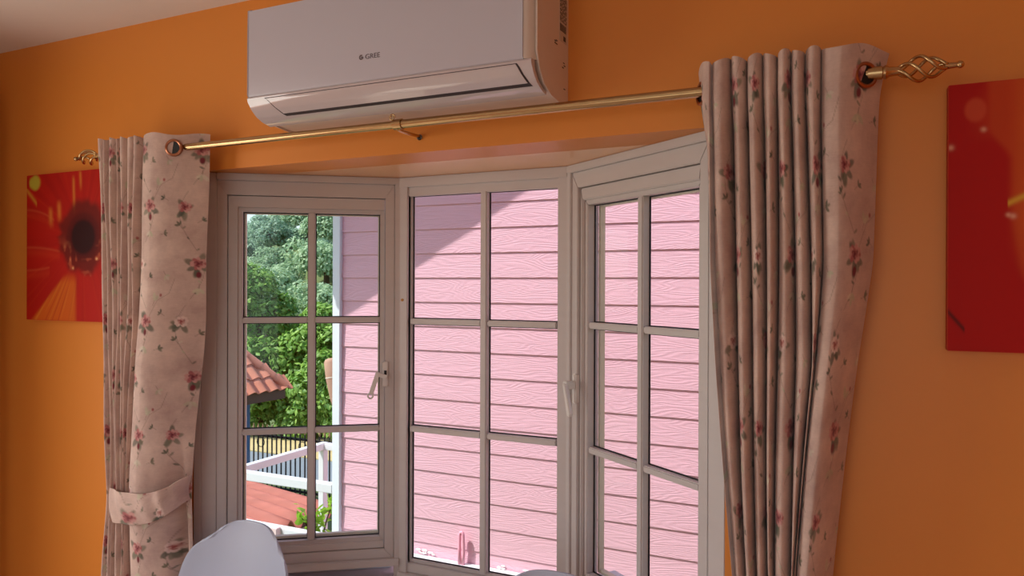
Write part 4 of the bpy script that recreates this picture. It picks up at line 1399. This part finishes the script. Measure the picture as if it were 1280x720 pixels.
def broad_tree(label, x, y, h, rad, seed, leaf=0.17, per=240, nb=22, low=-1.5):
    r = np.random.RandomState(seed)
    root = empty('leafy_tree', (x, y, GZ))
    tag(root, label, 'tree', 'broad leaved trees behind the iron fence')
    blobs = []
    for k in range(nb):
        a = r.uniform(0, 2*math.pi); zz = r.uniform(low, h-0.3)
        f_ = math.sqrt(max(0.08, 1-((zz-(low+h)/2)/((h-low)/2))**2))
        q = rad*f_*math.sqrt(r.uniform(0, 1))*0.8
        blobs.append(((x+q*math.cos(a), y+q*math.sin(a), zz), r.uniform(0.35, 0.62)))
    c, nm_ = crown_points(r, blobs, per)
    o = leaves_mesh('foliage', c, nm_, leaf, M['leaf_near'], root, seed+1, 0.55); o['kind'] = 'stuff'
    m = MB().tube([(x, y, GZ-0.02), (x+0.06, y, GZ+0.8), (x-0.03, y+0.05, low+1.2), (x+0.05, y, h-0.8)], [0.13, 0.11, 0.08, 0.03], 10)
    for (cc, _) in blobs[:9]:
        m.tube([(x, y, min(cc[2]-0.2, h-1)-0.5), ((x+cc[0])/2, (y+cc[1])/2, cc[2]-0.25), cc], [0.05, 0.035, 0.012], 6)
    m.build('trunk', M['bark'], root, smooth=True)
    return root
broad_tree('tall broad leaved tree at the left, rising above its neighbours behind the iron fence', -14.2, 13.0, 2.15, 1.25, 21, nb=46, low=-2.1)
broad_tree('lower broad leaved tree between the two taller ones, behind the iron fence', -12.85, 13.3, 0.45, 1.15, 22, nb=40, low=-2.1)
broad_tree('broad leaved tree next to the white corner board, behind the iron fence', -11.6, 13.0, 1.15, 1.2, 23, nb=44, low=-2.1)
broad_tree('broad leaved tree hidden mostly by the white corner board', -9.9, 13.6, 1.3, 1.2, 24, nb=34, low=-2.1)

# vine by the rail frame: every leaf its own part
vn = empty('climbing_vine', (-3.85, 2.95, GZ))
tag(vn, 'bright green climbing vine inside the white rail frame', 'vine')
random.seed(5)
stem_pts = [(-3.85, 2.95, GZ), (-3.82, 2.95, -1.2), (-3.80, 2.93, -0.5), (-3.72, 2.92, -0.25), (-3.60, 2.90, 0.02), (-3.50, 2.9, 0.10)]
st = MB().tube(stem_pts, [0.012, 0.010, 0.008, 0.006, 0.004, 0.003], 6)
st.tube([(-3.80, 2.93, -0.5), (-3.92, 2.9, -0.30), (-3.98, 2.88, -0.22)], [0.007, 0.005, 0.003], 6)
st.tube([(-3.80, 2.93, -0.5), (-3.68, 2.9, -0.42), (-3.56, 2.88, -0.38)], [0.007, 0.005, 0.003], 6)
st.build('stem', M['bark'], vn, smooth=True)
lv = [(0, -0.5, 0), (0.22, -0.42, -.03), (0.42, -0.15, -.06), (0.33, 0.15, -.05), (0.12, 0.38, -.08), (0, 0.55, -.14), (-0.12, 0.38, -.08), (-0.33, 0.15, -.05), (-0.42, -0.15, -.06), (-0.22, -0.42, -.03), (0, -0.1, 0.03), (0, 0.2, 0.0)]
lf = [(0, 1, 10), (1, 2, 10), (2, 3, 11, 10), (3, 4, 11), (4, 5, 11), (5, 6, 11), (6, 7, 11), (7, 8, 10, 11), (8, 9, 10), (9, 0, 10)]
leaf0 = None
for k in range(130):
    t_ = random.random()
    br = random.random()
    if br < 0.55:
        x = -3.88+0.38*t_; z = -0.36+0.40*t_
    elif br < 0.75:
        x = -3.80-0.17*t_; z = -0.44+0.24*t_
    else:
        x = -3.84+0.32*t_; z = -0.42+0.05*t_
    p = (x+random.uniform(-.05, .05), 2.92+random.uniform(-.07, .06), z+random.uniform(-.06, .06))
    if leaf0 is None:
        leaf0 = mesh('leaf', lv, lf, M['leaf_vine'], vn, False); c = leaf0
    else:
        c = leaf0.copy(); COL.objects.link(c)
    c.location = p
    c.rotation_euler = (random.uniform(0.2, 1.5), random.uniform(-.7, .7), random.uniform(-1.2, 1.2)+math.pi)
    s_ = random.uniform(0.055, 0.085); c.scale = (s_, s_, s_)

# wooded hill
def hz(x, y):
    # the hill climbs away from the street, higher towards the right
    q = min(1.0, max(0.0, (1.06+x/(y+1.65))/0.17))
    yy = min(y, 53)
    return GZ-0.4+max(0.0, yy-30)*(0.20+0.18*q)+0.5*math.sin(x*0.11)+0.4*math.sin(y*0.23+x*0.07)-max(0, y-53)*0.3
vs_, fs_ = [], []
nx, ny = 40, 24
for j in range(ny+1):
    for i in range(nx+1):
        x = -130+i*4.0; y = 27+j*2.6
        vs_.append((x, y, hz(x, y) if y < 88 else hz(x, y)))
for j in range(ny):
    for i in range(nx):
        a = j*(nx+1)+i
        fs_.append((a, a+1, a+nx+2, a+nx+1))
o = mesh('hillside', vs_, fs_, M['grass'], None, True); o['kind'] = 'structure'; o['label'] = 'wooded slope in the distance'
protos = []
for k in range(4):
    r = np.random.RandomState(50+k)
    root = empty('hill_tree', (0, 0, 0))
    blobs = []
    for b in range(16):
        a = r.uniform(0, 6.28); q = 1.7*math.sqrt(r.uniform()); zz = 2.4+r.uniform(0, 2.4)*(1-q/2.6)
        blobs.append(((q*math.cos(a), q*math.sin(a), zz), r.uniform(0.7, 1.15)))
    c, nm_ = crown_points(r, blobs, 320)
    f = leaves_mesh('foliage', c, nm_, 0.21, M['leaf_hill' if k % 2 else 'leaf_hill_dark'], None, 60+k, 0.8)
    f['kind'] = 'stuff'; f.parent = root
    t_ = MB().tube([(0, 0, -0.6), (0.1, 0, 1.5), (0, 0.1, 3.4)], [0.2, 0.15, 0.06], 7).build('trunk', M['bark'], None, smooth=True)
    t_.parent = root
    protos.append(root)
random.seed(9)
cnt = 0
for row in range(6):
    y = 33+row*3.7
    # the wedge of the hill that the left casement looks onto, with a margin for a step aside
    xa, xb = -1.30*(y+1.65)-1, -0.66*(y+1.65)+2
    x = xa+random.uniform(0, 2)
    while x < xb:
        yy = y+random.uniform(-1.1, 1.1)
        src = protos[random.randrange(4)]
        if cnt < 4: src = protos[cnt]; r_ = src
        else:
            r_ = copy_tree(src)
        r_.location = (x, yy, hz(x, yy)-0.5)
        s_ = random.uniform(0.75, 1.15)
        r_.scale = (s_, s_, s_*random.uniform(0.9, 1.15))
        r_.rotation_euler = (0, 0, random.uniform(0, 6.28))
        tag(r_, 'hazy green tree crown among the many on the distant wooded hill', 'tree', 'trees on the distant hill')
        cnt += 1
        x += random.uniform(4.0, 5.4)
print('hill trees', cnt)
